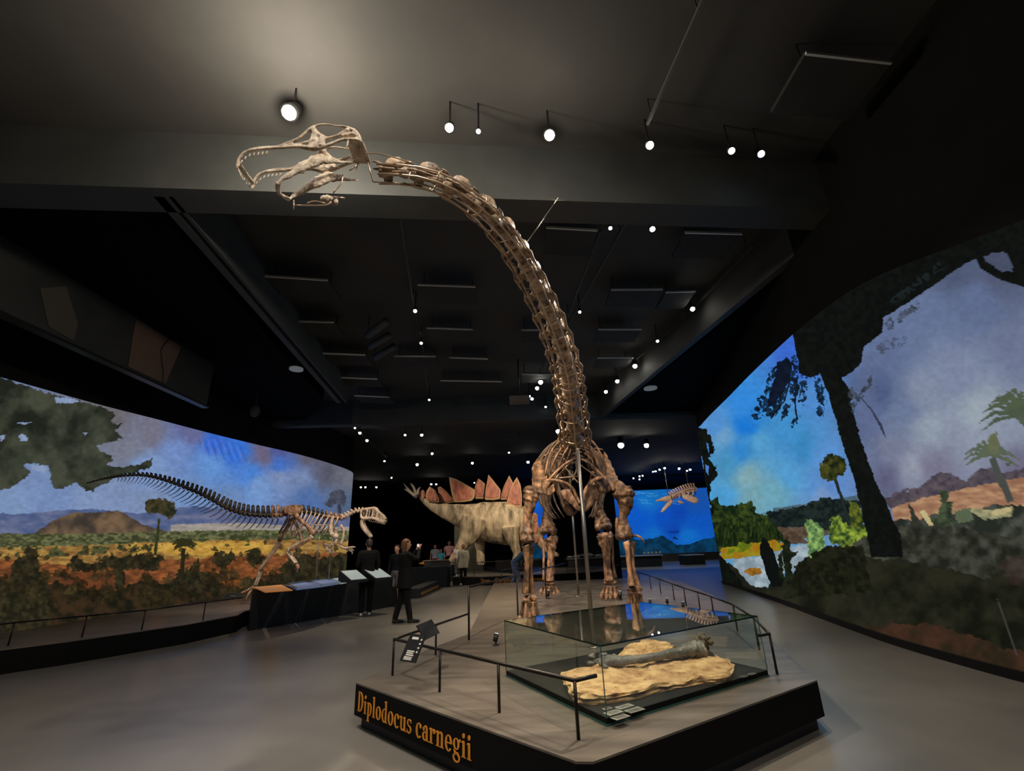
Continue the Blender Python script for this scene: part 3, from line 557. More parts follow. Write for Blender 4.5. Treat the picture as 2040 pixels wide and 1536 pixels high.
for (a, b, wh) in EDG:
    A = PZ(*a, ZR); B = PZ(*b, ZR); dpt = .8
    e = empty('acoustic_raft', ((A[0] + B[0]) / 2, A[1], ZR), 'dark rectangular ceiling raft, ' + wh, 'ceiling panel', 'acoustic rafts under the ceiling')
    MB().prism([(A[0], A[1] + .01), (B[0], B[1] + .01), (B[0], B[1] + dpt), (A[0], A[1] + dpt)], ZR, ZR + .06).build('panel', M_raft, e, smooth=False)
    MB().prism([(A[0], A[1] - .02), (B[0], B[1] - .02), (B[0], B[1] + .01), (A[0], A[1] + .01)], ZR - .01, ZR + .03).build('edge_strip', M_rim, e, smooth=False)
    for x, y in ((A[0] + .1, A[1] + .2), (B[0] - .1, A[1] + dpt - .2)): box('hanger', (x - .008, y - .008, ZR + .06), (x + .008, y + .008, ZC), M_black, e)
# tall fascia with patches of light put into its colour, high on the left
fa = [PX(0, 590, -8.2), PX(120, 655, -8.2), PX(250, 730, -8.2), PX(400, 800, -8.2)]
fb = [PX(0, 478, -8.2), PX(120, 548, -8.2), PX(262, 640, -8.2), PX(412, 738, -8.2)]
y0, y1 = 4.6, fa[3][1] + .25; zlo = 5.38; zhi = 6.55
fs = empty('high_wall_panel', (-8.2, 8, zlo), 'long high fascia panel with tan and grey patches above the left print', 'wall panel')
box('panel', (-8.28, y0, zlo - .03), (-8.2, y1, zhi), mat('fascia_grey', S(34, 37, 34), .5, col2=S(44, 46, 42), scale=1.5), fs)
mt = mat('tan_painted_light', S(96, 78, 64), .5, col2=S(88, 70, 58), scale=2)
ya, yb = PX(262, 700, -8.2)[1], PX(352, 730, -8.2)[1]
MB().slab([(-8.19, ya, zlo + .05), (-8.19, yb - .25, zlo + .05), (-8.19, yb, zhi - .05), (-8.19, ya - .1, zhi - .05)], (.01, 0, 0)).build('tan_patch', mt, fs, smooth=False)['label'] = 'warm tan rectangular patch'
yc, yd = PX(70, 600, -8.2)[1], PX(150, 660, -8.2)[1]
MB().slab([(-8.19, yc, zhi - .5), (-8.19, yc + .4, zhi - .2), (-8.19, yd, zlo + .4), (-8.19, yd, zlo + .05), (-8.19, yd - .5, zlo + .1)], (.01, 0, 0)).build('grey_patch', mat('olive_painted_light', S(62, 60, 50), .6), fs, smooth=False)
MB().box((-8.3, y0, zlo - .08), (-8.12, y1, zlo - .03)).build('sill', M_rail, fs, smooth=False)
MB().loft([(-8.15, ya + .9, zhi - .05), (-8.17, ya + .75, zhi - .4), (-8.17, ya + .95, zlo + .3), (-8.15, ya + 1.0, zlo + .0)], .012, n=6, sub=4).build('cable_loop', M_black, fs)
box('hanger', (-8.27, y0 + .2, zhi), (-8.2, y1 - .1, ZC), M_black, fs)

# ================================================================== FRONT PLATFORM
ZP = .35
PL = [(-1.53, 4.91), (.27, 3.07), (.36, 3.06), (2.4, 4.43), (2.87, 6.08), (3.47, 8.11), (4.15, 11), (4.75, 14.5), (4.95, 17.6), (-.9, 17.6), (-.82, 12), (-.74, 7.36), (-.92, 6.86), (-1.28, 5.91)]
pf = empty('display_platform', (1.2, 9, 0), 'low grey topped platform with black sides carrying the long necked skeleton', 'platform')
def inset(P, d):
    P = [np.array(p) for p in P]; n = len(P); out = []
    for i in range(n):
        a = P[i] - P[i - 1]; b = P[(i + 1) % n] - P[i]
        na = np.array([-a[1], a[0]]) / np.linalg.norm(a); nb = np.array([-b[1], b[0]]) / np.linalg.norm(b)
        m_ = na + nb; m_ /= max(m_ @ m_, .2) / 2; out.append(tuple(P[i] + m_ * d / 1.0 * .5 * 1.0))
    return out
MB().prism(PL, .1, ZP - .012).build('skirt', M_face, pf, smooth=False)
MB().prism(PL, ZP - .012, ZP).build('deck', M_deck, pf, smooth=False)
MB().prism(inset(PL, .12), 0, .1).build('plinth', M_black, pf, smooth=False)

# ---- bold high-contrast serif lettering, drawn from outlines
def g_rect(x0, y0, x1, y1): return [[(x0, y0), (x1, y0), (x1, y1), (x0, y1)]]
def g_ring(cx, cy, rx, ry, ix, iy, a0=0, a1=360, n=28, off=0):
    out = []; 
    for k in range(n):
        t0 = math.radians(a0 + (a1 - a0) * k / n); t1 = math.radians(a0 + (a1 - a0) * (k + 1) / n)
        out.append([(cx + rx * math.cos(t0), cy + ry * math.sin(t0)), (cx + rx * math.cos(t1), cy + ry * math.sin(t1)), (cx + off + ix * math.cos(t1), cy + iy * math.sin(t1)), (cx + off + ix * math.cos(t0), cy + iy * math.sin(t0))])
    return out
def g_dot(cx, cy, r): return [[(cx + r * math.cos(2 * math.pi * k / 14), cy + r * 1.15 * math.sin(2 * math.pi * k / 14)) for k in range(14)]]
def stem(x, y0, y1, w=.13, ft=True, hd=True):
    o = g_rect(x, y0, x + w, y1)
    if ft: o += g_rect(x - .06, y0, x + w + .06, y0 + .035)
    if hd: o += [[(x - .07, y1 - .07), (x, y1 - .09), (x, y1), (x - .07, y1 - .03)]]
    return o
def glyph(ch):
    X = .62
    if ch == 'D': return g_rect(.06, 0, .20, 1) + g_rect(0, 0, .28, .035) + g_rect(0, .965, .28, 1) + g_ring(.24, .5, .34, .5, .18, .46, -90, 90), .64
    if ch == 'S': return g_ring(.25, .74, .23, .26, .10, .225, 30, 270) + g_ring(.25, .26, .25, .26, .11, .225, -150, 90) + g_rect(.43, .74, .47, 1) + g_rect(.0, .0, .04, .26), .56
    if ch == 'i': return stem(.07, 0, X) + g_dot(.135, .82, .085), .31
    if ch == 'l': return stem(.07, 0, 1), .31
    if ch == 'p': return stem(.06, -.30, X) + g_ring(.24, .31, .23, .32, .10, .285, -110, 110), .52
    if ch == 'o': return g_ring(.25, .31, .25, .325, .11, .29), .54
    if ch == 'e': return g_ring(.24, .31, .24, .325, .11, .29, 0, 320) + g_rect(.10, .30, .47, .335), .51
    if ch == 'c': return g_ring(.24, .31, .24, .325, .10, .29, 50, 315) + g_dot(.37, .50, .075), .48
    if ch == 'd': return g_ring(.25, .31, .24, .32, .11, .285, 70, 290) + stem(.33, 0, 1, ft=False) + g_rect(.33, 0, .54, .035), .57
    if ch == 'u': return stem(.05, .1, X, ft=False) + stem(.34, 0, X, ft=False) + g_ring(.22, .16, .17, .17, .04, .13, 180, 330) + g_rect(.34, 0, .54, .035), .57
    if ch == 'n': return stem(.06, 0, X) + stem(.36, 0, .46, hd=False) + g_ring(.32, .44, .17, .19, .04, .15, 0, 150), .60
    if ch == 'r': return stem(.06, 0, X) + g_ring(.30, .44, .13, .18, .05, .15, 40, 150) + g_dot(.36, .52, .085), .46
    if ch == 's': return g_ring(.19, .46, .17, .165, .07, .135, 30, 270) + g_ring(.19, .165, .19, .17, .08, .135, -150, 90) + g_rect(.33, .46, .36, .62) + g_rect(.0, 0, .03, .16), .42
    if ch == 'a': return stem(.28, 0, .46, ft=False, hd=False) + g_rect(.28, 0, .50, .035) + g_ring(.24, .44, .17, .19, .05, .15, 0, 150) + g_dot(.11, .47, .075) + g_ring(.19, .18, .19, .19, .06, .15, 60, 300), .51
    if ch == 't': return g_rect(.09, .05, .22, .8) + g_rect(0, .585, .32, .62) + g_ring(.24, .12, .15, .13, .03, .1, 180, 330), .36
    if ch == 'g': return g_ring(.22, .40, .21, .225, .09, .195) + g_ring(.23, -.12, .24, .18, .15, .12) + [[(.05, .17), (.18, .10), (.34, .09), (.40, .0), (.26, -.0), (.1, .02)]] + g_dot(.45, .56, .06), .53
    if ch == 'G': return g_ring(.3, .5, .3, .51, .15, .47, 40, 330) + g_rect(.45, .1, .58, .46), .64
    return [], .25
def lettering(txt, origin, du, dv, nrm, height, name='lettering', m=None, parent=None, sx=.8, n0=.004, fit=None):
    """du: unit reading direction, dv: up, nrm: out of the face"""
    if fit: sx = fit / height / sum(glyph(ch)[1] + .045 for ch in txt)
    x = 0; O = np.array(origin, float); du = np.array(du); dv = np.array(dv); nn = np.array(nrm)
    for ch in txt:
        G, adv = glyph(ch); b = MB()
        for pl in G:
            P = [O + du * (x + p[0]) * height * sx + dv * p[1] * height + nn * (n0 + .0015) for p in pl]
            b.slab(P, nn * .004)
        x += adv + .045
        if G: b.build('letter', m or M_orange, parent, smooth=False)
A_ = np.array([-1.53, 4.91, 0]); B_ = np.array([.27, 3.07, 0]); du = (B_ - A_) / np.linalg.norm(B_ - A_); nrm = np.array([du[1], -du[0], 0])
lettering('Diplodocus carnegii', A_ + du * .07 + np.array([0, 0, .145]), du, (0, 0, 1), nrm, .15, parent=pf, fit=1.62)

# ---- railings
def railing(label, pts, posts, ztop, zb, stubs=(), r=.013, name='railing', group=None):
    e = empty(name, (*pts[0][:2], zb), label, 'railing', group)
    for i in range(len(pts) - 1): MB().loft([(*pts[i], ztop), (*pts[i + 1], ztop)], r, n=8).build('handrail', M_rail, e)
    for p in posts: MB().loft([(*p, zb), (*p, ztop)], r * .85, n=8).build('post', M_rail, e)
    for a, b in stubs: MB().loft([(*a, ztop), (*b, ztop)], r, n=8).build('end_return', M_rail, e)
    return e
railing('knee high dark rail along the lettered front edge of the platform', [(-1.25, 5.12), (.32, 3.37)], [(-1.25, 5.12), (-.70, 4.50), (-.18, 3.92), (.32, 3.37)], .66, ZP, [((.32, 3.37), (.47, 3.47))])
railing('short knee high rail on the left platform edge with two black sign plates', [(-1.25, 5.12), (-.70, 6.84)], [(-.98, 5.98)], .66, ZP)
railing('taller bare steel handrail running from the left corner toward the feet', [(-.69, 6.85), (.0, 9.2), (1.4, 15.2)], [(-.69, 6.85), (-.05, 9.05), (.6, 11.8)], .99, ZP, r=.016)
railing('knee high rail along the right edge of the platform beside the river print', [(2.19, 4.65), (2.50, 5.6), (2.78, 6.75), (2.92, 8.0), (3.02, 9.4), (3.2, 11.2), (3.45, 13.6), (3.6, 16.6)],
        [(2.19, 4.65), (2.50, 5.6), (2.78, 6.75), (2.90, 7.8), (2.95, 8.5), (3.02, 9.4), (3.12, 10.4), (3.25, 11.8), (3.4, 13.2), (3.5, 14.8), (3.6, 16.6)], .66, ZP, [((2.19, 4.65), (2.07, 4.6))])
railing('level rail across the rear of the platform behind the hind feet', [(-.6, 17.2), (3.6, 17.2)], [(-.6, 17.2), (.8, 17.2), (2.2, 17.2)], .8, ZP)
# sign plates on the corner rail
def plate(label, c, u, v, wd, ht, kind):
    c, u, v = map(lambda q: np.array(q, float), (c, u, v)); u /= np.linalg.norm(u); v /= np.linalg.norm(v); n = np.cross(u, v)
    e = empty('sign_plate', c, label, 'sign', None)
    q = lambda a, b, k=0: c + u * a * wd / 2 + v * b * ht / 2 + n * k
    MB().slab([q(-1, -1), q(1, -1), q(1, 1), q(-1, 1)], n * .012).build('board', M_black, e, smooth=False)
    if kind:
        def strip(name, a0, b0, a1, b1): MB().slab([q(a0, b0, .008), q(a1, b0, .008), q(a1, b1, .008), q(a0, b1, .008)], n * .003).build(name, M_white, e, smooth=False)
        for k in range(4): MB().slab([q(.74 + .10 * math.cos(t * .785), .62 - .3 * k + .075 * math.sin(t * .785), .008) for t in range(8)], n * .003).build('pictogram', M_white, e, smooth=False)
        for k, (a, b) in enumerate(((-.5, .42), (-.5, .35), (-.5, .46))): strip('text_line', a, -.22 - .14 * k, b, -.31 - .14 * k)
        for k in range(3): strip('text_line', -.6, -.66 - .09 * k, .4, -.72 - .09 * k)
        strip('heading', -.5, .60, .3, .78)
    MB().loft([c - n * .006, c - n * .05 + np.array([0, 0, -.04])], .012, n=6).build('bracket', M_rail, e)
    return e
plate('small black plate with white pictograms and text lines, tilted on the corner rail', PZ(824, 1290, .66) + np.array([0, -.02, .0]), (.80, -.60, 0), (.22, .30, .62), .20, .225, 1)
plate('blank black tilted plate behind the pictogram plate on the left rail', PZ(853, 1254, .72), (.32, .95, .05), (-.5, .2, .65), .30, .16, 0)

# ---- little floor uplights on the deck
def uplight(label, x, y, z, s=1.0, aim=(.3, .6)):
    e = empty('floor_uplight', (x, y, z), label, 'spotlight', 'small black uplights on the platform')
    MB().loft([(x, y, z), (x, y, z + .012 * s)], .035 * s, n=12).build('foot', M_black, e)
    MB().loft([(x, y, z + .01), (x, y, z + .06 * s)], .008 * s, n=6).build('stem', M_black, e)
    d = np.array([aim[0], aim[1], 1.2]); d /= np.linalg.norm(d); c = np.array([x, y, z + .075 * s])
    MB().loft([c - d * .035 * s, c + d * .04 * s], .027 * s, n=12).build('head', M_black, e)
    MB().loft([c + d * .04 * s, c + d * .043 * s], .022 * s, n=12).build('lens', M_lensD, e)
p = PZ(988, 1286, ZP); uplight('black uplight alone on the deck left of the glass case', p[0], p[1], ZP, 1.1)
for (px, py, l) in ((1236, 1196, 'black uplight in front of the right hind foot'), (1092, 1193, 'black uplight in front of the left hind foot'), (1296, 1208, 'black uplight behind the glass case, left of three'), (1330, 1206, 'black uplight behind the glass case, middle of three'), (1362, 1214, 'black uplight behind the glass case, right of three')):
    p = PZ(px, py, ZP); uplight(l, p[0], p[1], ZP, 1.5 if px < 1250 else 1.0)

# ---- glass case with rocks and bones
GC = [np.array(q) for q in ((-.155, 4.93), (.53, 3.57), (2.09, 4.6), (1.405, 5.96))]
gc = empty('glass_display_case', (.97, 4.76, ZP), 'large low glass box on the platform covering the stone slab and grey limb bone', 'display case')
ctr = sum(GC) / 4; ins = lambda d: [tuple(ctr + (g - ctr) * (1 - d)) for g in GC]
MB().prism(ins(-.006), ZP, ZP + .012).build('base_glass', M_gedge, gc, smooth=False)
MB().prism(ins(0), ZP + .012, ZP + .045).build('base_tray', M_tray, gc, smooth=False)
ZG = .815
g4 = ins(.002)
for i in range(4):
    a, b = np.array(g4[i]), np.array(g4[(i + 1) % 4]); t = (b - a) / np.linalg.norm(b - a); n = np.array([-t[1], t[0]]) * .006
    MB().prism([a, b, b + n, a + n], ZP + .045, ZG - .01).build('glass_side', M_glass, gc, smooth=False)
MB().prism(ins(0), ZG - .01, ZG).build('glass_top', M_glass, gc, smooth=False)
for i in range(4):
    a, b = np.array(ins(0)[i]), np.array(ins(0)[(i + 1) % 4]); t = (b - a) / np.linalg.norm(b - a); n = np.array([t[1], -t[0]]) * .0025
    MB().prism([a, b, b + n, a + n][::-1], ZG - .010, ZG + .001).build('glass_edge', mat('dark_glass_edge', S(16, 34, 28), .15), gc, smooth=False)
    MB().loft([(*a, ZP + .045), (*a, ZG)], .0035, n=6).build('corner_seam', M_gedge, gc, smooth=False)
ZT = ZP + .045
def on_tray(L, z=ZT): return [PZ(x, y, z)[:2] for x, y in L]
def rock_slab(label, outline, z0, h, seed, name='sandstone_slab', group=None):
    """irregular slab from its plan outline: stacked noisy layers"""
    P = np.array(outline); c = P.mean(0); Q = []
    for i in range(len(P)):
        for k in range(4):
            t = k / 4; p0, p1, p2, p3 = P[i - 1], P[i], P[(i + 1) % len(P)], P[(i + 2) % len(P)]
            Q.append(.5 * ((2 * p1) + (-p0 + p2) * t + (2 * p0 - 5 * p1 + 4 * p2 - p3) * t * t + (-p0 + 3 * p1 - 3 * p2 + p3) * t ** 3))
    Q = np.array(Q); n = len(Q); V = []; F = []
    rings = [(1.0, 0), (1.0, .2), (.965, .36), (.975, .55), (1.02, .62), (.99, .8), (.985, .92), (.955, 1.0), (.88, 1.0), (.8, 1.0), (.7, 1.0), (.6, 1.0), (.5, 1.0), (.4, 1.0), (.3, 1.0), (.15, 1.0)]
    for (sc, zz) in rings:
        for k in range(n):
            p = c + (Q[k] - c) * sc; v = Vector((p[0] * 9, p[1] * 9, zz * 2 + seed)); v2 = Vector((p[0] * 26, p[1] * 26, zz * 4 + seed))
            d = (noise.noise(v) * .05 + noise.noise(v2) * .028) if zz > 0 else 0
            hz = z0 + h * zz * (.85 + round(2.2 * (noise.noise(Vector((p[0] * 3.4, p[1] * 3.4, seed))) + .35 * noise.noise(Vector((p[0] * 11, p[1] * 11, seed))))) * .26) + ((noise.noise(v2 * 1.3) * .016 + noise.noise(v) * .008) if zz > .5 else 0)
            dr = (Q[k] - c) / np.linalg.norm(Q[k] - c); p = p + dr * d * min(1, zz * 3)
            V.append((p[0], p[1], max(hz, z0)))
    V.append((c[0], c[1], z0 + h)); V.append((c[0], c[1], z0))
    for r in range(len(rings) - 1): F += [(r * n + k, r * n + (k + 1) % n, (r + 1) * n + (k + 1) % n, (r + 1) * n + k) for k in range(n)]
    l = (len(rings) - 1) * n; F += [(l + k, l + (k + 1) % n, len(V) - 2) for k in range(n)] + [((k + 1) % n, k, len(V) - 1) for k in range(n)]
    b = MB().add(V, F); o = b.build(name, M_rock, smooth=False); tag(o, label, 'stone slab', group)
    ss = o.modifiers.new('s', 'SUBSURF'); ss.levels = ss.render_levels = 1; ss.subdivision_type = 'SIMPLE'
    return o
rock_slab('broad tan stone slab under the grey limb bone', on_tray([(1140, 1392), (1162, 1404), (1210, 1402), (1270, 1392), (1330, 1376), (1390, 1366), (1440, 1360), (1458, 1344), (1454, 1324), (1430, 1316), (1400, 1318), (1340, 1322), (1290, 1326), (1240, 1330), (1190, 1340), (1128, 1348), (1130, 1372)]), ZT, .062, 2)
rock_slab('smaller tan stone behind the limb bone in the glass case', on_tray([(1222, 1322), (1250, 1300), (1290, 1290), (1330, 1292), (1345, 1304), (1330, 1316), (1290, 1320), (1250, 1326)]), ZT, .075, 9)
# limb bone lying across the slab
zb = .50
bp = [PZ(1196, 1320, .49), PZ(1222, 1319, .50), PZ(1250, 1316, .50), PZ(1290, 1311, .50), PZ(1330, 1304, .50), PZ(1360, 1298, .51), PZ(1385, 1294, .515), PZ(1400, 1292, .52)]
lb = empty('limb_bone', bp[0], 'thick dark grey fossil limb bone lying across the tan slab', 'fossil bone')
MB().loft(bp, [.045, .058, .042, .036, .042, .066, .098, .105], rad2=[.04, .05, .036, .032, .036, .052, .07, .07], n=20, ref=(0, 0, 1), sub=6, rough=.32, seed=3).build('shaft', M_femur, lb)
b = MB()
for k in range(34):
    rr = random.Random(k); q = bp[-1] + np.array([rr.uniform(-.03, .07), rr.uniform(-.05, .08), rr.uniform(-.09, .11)]); b.ball(q, rr.uniform(.024, .044), 8, 6, rough=.5, seed=k)
b.build('rough_head', mat('dark_crumbly_bone', S(52, 46, 40), .7, col2=S(120, 108, 92), scale=22, bump=.6, bscale=50), lb, remesh=.008, smooth_it=1)['label'] = 'crumbly dark end of the bone'
for k, (px, py) in enumerate(((1180, 1308), (1190, 1318), (1202, 1306), (1212, 1320), (1222, 1310), (1206, 1328), (1228, 1326), (1176, 1322), (1236, 1316))):
    p = PZ(px, py, .475); rr = random.Random(k + 50)
    o = MB().ball((p[0], p[1], .475), (rr.uniform(.03, .042), rr.uniform(.025, .036), rr.uniform(.02, .032)), 12, 9, rough=.6, seed=k).build('carpal_bone', M_femur)
    lab = ('upper left of the heap', 'left in the heap', 'top of the heap', 'middle of the heap', 'beside the shaft', 'lowest in the heap', 'lower right of the heap', 'leftmost of the heap', 'touching the shaft end')[k]
    tag(o, 'small dark knobbly bone left of the limb bone, ' + lab, 'fossil bone', 'heap of small bones beside the limb bone')
for k, (px, py, s_) in enumerate(((1196, 1330, .05), (1172, 1336, .035))):
    p = PZ(px, py, .44); o = MB().ball((p[0], p[1], .445), (s_, s_ * .8, s_ * .5), 14, 9, rough=.6, seed=k + 7).build('stone_chip', M_rock); tag(o, ('round tan stone chip under the small bones', 'little tan stone chip at the far left of the slab')[k], 'stone')
# label cards on the tray
uu = (GC[2] - GC[1]) / np.linalg.norm(GC[2] - GC[1]); vv = np.array([-uu[1], uu[0]])
def card(label, px, py, wd, ht):
    p = PZ(px, py, ZT)[:2]; e = empty('label_card', (p[0], p[1], ZT), label, 'label', 'label cards on the black tray')
    MB().prism([p - uu * wd / 2 - vv * ht / 2, p + uu * wd / 2 - vv * ht / 2, p + uu * wd / 2 + vv * ht / 2, p - uu * wd / 2 + vv * ht / 2], ZT, ZT + .003).build('card', M_card, e, smooth=False)
    for k in range(5):
        q = p + vv * ht * (.3 - .14 * k); w_ = wd * (.40 if k % 2 else .34)
        MB().prism([q - uu * w_ - vv * .0015, q + uu * w_ - vv * .0015, q + uu * w_ + vv * .0015, q - uu * w_ + vv * .0015], ZT + .003, ZT + .0036).build('text_line', M_black, e, smooth=False)
for (px, py, w_, h_, l) in ((1210, 1412, .055, .03, 'tiny pale card nearest the front glass corner'), (1222, 1420, .10, .055, 'grey text card at the lower left of the front four'), (1236, 1429, .10, .05, 'grey text card at the bottom of the front four'),
                            (1244, 1408, .11, .05, 'grey text card at the upper middle of the front four'), (1264, 1415, .11, .055, 'grey text card at the right of the front four'), (1482, 1348, .05, .03, 'left small white card near the right glass corner'), (1498, 1343, .06, .03, 'right small white card near the right glass corner')):
    card(l, px, py, w_ * 1.25, h_ * 1.25)

# ================================================================== LEFT PLATFORM AND DESK
LPF = [(-9.42, 4.0), (-8.6, 4.6), (-8.1, 6.3), (-7.65, 7.6), (-7.15, 8.2), (-6.75, 8.9), (-6.3, 9.75), (-6.05, 11.0), (-6.32, 11.75), (-5.85, 13.25), (-5.0, 14.75), (-4.6, 16.2), (-4.9, 18.5), (-5.6, 21.5), (-8.3, 23.6)]
LB = [tuple(p[:2] + np.array([.03, 0])) for p in RL[::-1][40::40] if p[1] > 5.2 and p[1] < 23]
lpf = empty('display_platform', (-7, 12, 0), 'long low dark platform along the left print carrying the walking predator skeleton', 'platform')
poly = LPF + LB
MB().prism(poly, 0, .32).build('skirt', M_face, lpf, smooth=False)
MB().prism(poly, .32, .335).build('deck', mat('dark_grey_deck', S(92, 86, 80), .34, col2=S(112, 104, 96), scale=2), lpf, smooth=False)
railing('thin low rail along the dark left platform edge', [(-8.5, 6.4), (-7.85, 7.95), (-7.25, 8.55), (-6.72, 9.15), (-6.4, 10.35), (-6.12, 11.2)], [(-7.85, 7.95), (-7.25, 8.55), (-6.72, 9.15), (-6.4, 10.35)], .655, .335)
e = empty('sign_plate', PZ(462, 1186, .655), 'small black box sign on the left rail next to the desk', 'sign'); c = PZ(462, 1188, .655)
MB().slab([c + q for q in (np.array([-.17, -.02, -.05]), np.array([.17, .1, -.05]), np.array([.15, .12, .06]), np.array([-.15, 0, .06]))], (.02, -.04, 0)).build('board', M_black, e, smooth=False)
MB().slab([c + q + np.array([.012, -.024, 0]) for q in (np.array([-.05, .02, .0]), np.array([.06, .06, .0]), np.array([.06, .06, .012]), np.array([-.05, .02, .012]))], (.002, -.004, 0)).build('text_line', M_card, e, smooth=False)
# the desk in front of the skeleton
DK = [(-5.93, 11.15), (-5.1, 12.65), (-4.2, 14.1), (-3.55, 15.5), (-4.2, 15.85), (-4.85, 14.5), (-5.65, 13.05), tuple(PZ(503, 1172, .825)[:2])]
dk = empty('exhibit_desk', (-5.2, 13.3, 0), 'long black angled desk with an orange panel and glass boxes below the predator skeleton', 'desk')
DKo = [tuple(np.array(q) + np.array([.09, -.06])) for q in DK[:4]] + DK[4:]
MB().prism(DKo, .0, .80).build('body', M_black, dk, smooth=False)
MB().prism([tuple(np.array(q) * 1.0) for q in DKo], .80, .825).build('top', mat('satin_black_top', S(26, 26, 25), .25), dk, smooth=False)
def deskquad(px4, z): return [PZ(x, y, z)[:2] for x, y in px4]
MB().prism(deskquad([(505, 1171), (528, 1181), (583, 1177), (560, 1166)], .825), .825, .84).build('orange_panel', mat('lit_orange_panel', S(196, 132, 54), .4, emis=S(200, 130, 50), estr=.25), dk, smooth=False)['label'] = 'warm orange touch panel'
def tray_box(label, px4, col, z=.825, h=.06):
    q = deskquad(px4, z); c = np.mean(q, 0); e = empty('glass_tray', (c[0], c[1], z), label, 'display case', 'glass trays on the long desk')
    MB().prism(q, z, z + .012).build('lit_bed', col, e, smooth=False)
    for i in range(4):
        a, b = np.array(q[i]), np.array(q[(i + 1) % 4]); t = (b - a) / np.linalg.norm(b - a); n = np.array([-t[1], t[0]]) * .01
        MB().prism([a, b, b + n, a + n], z, z + h).build('glass_side', M_glass, e, smooth=False)
M_blue = mat('pale_blue_bed', S(110, 124, 160), .4, emis=S(90, 104, 150), estr=.3); M_pale = mat('pale_white_bed', S(170, 176, 176), .4, emis=S(170, 176, 176), estr=.35)
tray_box('long bluish glass tray next to the orange panel', [(572, 1167), (590, 1176), (640, 1170), (608, 1161)], M_blue)
tray_box('middle glass tray with pale strips on the desk', [(612, 1160), (640, 1170), (676, 1164), (652, 1155)], M_blue)
tray_box('rightmost glass tray with a white bed on the desk', [(654, 1155), (678, 1164), (700, 1160), (682, 1151)], M_pale)
def slant(label, c, u, wd, ht, depth=.3):
    u = np.array(u, float); u /= np.linalg.norm(u); f = np.array([u[1], -u[0], 0]); c = np.array(c, float); e = empty('slanted_screen', c, label, 'screen', 'slanted lit screens on the desk end')
    q = [c - u * wd / 2 + f * depth / 2, c + u * wd / 2 + f * depth / 2, c + u * wd / 2 - f * depth / 2 + np.array([0, 0, ht]), c - u * wd / 2 - f * depth / 2 + np.array([0, 0, ht])]
    lo = [c - u * wd / 2 + f * depth / 2, c + u * wd / 2 + f * depth / 2, c + u * wd / 2 - f * depth / 2, c - u * wd / 2 - f * depth / 2]
    b = MB(); V = [p - np.array([0, 0, .0]) for p in lo] + [q[0] + np.array([0, 0, .05]), q[1] + np.array([0, 0, .05]), q[2], q[3]]
    b.add(V, [(0, 3, 2, 1), (4, 5, 6, 7), (0, 1, 5, 4), (1, 2, 6, 5), (2, 3, 7, 6), (3, 0, 4, 7)]).build('housing', M_black, e, smooth=False)
    T_ = [V[4], V[5], V[6], V[7]]; cc = sum(T_) / 4; nn = np.cross(V[5] - V[4], V[7] - V[4]); nn /= np.linalg.norm(nn)
    MB().slab([cc + (p - cc) * .86 + nn * .006 for p in T_], nn * .006).build('screen', mat('pale_screen', S(150, 160, 160), .3, emis=S(160, 172, 172), estr=.5), e, smooth=False)
c1 = PZ(704, 1160, .825); c2 = PZ(752, 1156, .825)
slant('left slanted screen behind the standing man', (c1[0], c1[1], .825), (.6, 1, 0), .55, .28, .45); slant('right slanted screen between the man and the woman', (c2[0], c2[1], .825), (.6, 1, 0), .6, .28, .5)

# ================================================================== THE LONG NECKED SKELETON
dp = empty('sauropod_skeleton', (1.1, 9.5, ZP), 'towering mounted long necked dinosaur skeleton with its head stretched up to the left', 'dinosaur skeleton')
def dep(p): return float((np.array(p) - CAM) @ _F)
def limb(name, spec, y, m=M_bone, flat=.85, parent=dp, n=14, rough=.22, sub=5, knob=None, remesh=0, seed=None):
    """spec rows: px, py, width in photo pixels; measured once and built at depth y"""
    P = [PY(s[0], s[1], s[3] if len(s) > 3 else y) for s in spec]; r = [s[2] / 2 * dep(p) / FPX for s, p in zip(spec, P)]
    b = MB().loft(P, r, n=n, rad2=flat, sub=sub, rough=rough, seed=seed or spec[0][0])
    if knob:
        for (px, py, w_, dy) in knob:
            p = PY(px, py, y + dy); b.ball(p, w_ / 2 * dep(p) / FPX, 10, 7, rough=.35, seed=px)
    return b.build(name, m, parent, remesh=remesh, smooth_it=1 if remesh else 0)
def bplate(name, px_poly, y, th, m=M_bone, parent=dp, dy=None, remesh=.02, bump=.012, cx=None):
    """bone plate from its outline; dy gives each outline point its own depth"""
    P = [PY(p[0], p[1], y + (dy[i] if dy else 0)) for i, p in enumerate(px_poly)]
    b = MB().slab(P, (0, th, 0)); o = b.build(name, m, parent, remesh=remesh, smooth_it=4)
    me = o.data
    co = np.empty(len(me.vertices) * 3, np.float32); me.vertices.foreach_get('co', co); co = co.reshape(-1, 3)
    for i in range(len(co)):
        v = Vector(co[i]); q = noise.noise_vector(v * 14) * bump + noise.noise_vector(v * 5) * bump * 1.5; co[i] += np.array(q, np.float32)
    me.vertices.foreach_set('co', co.ravel()); me.update()
    return o
YF = 8.7
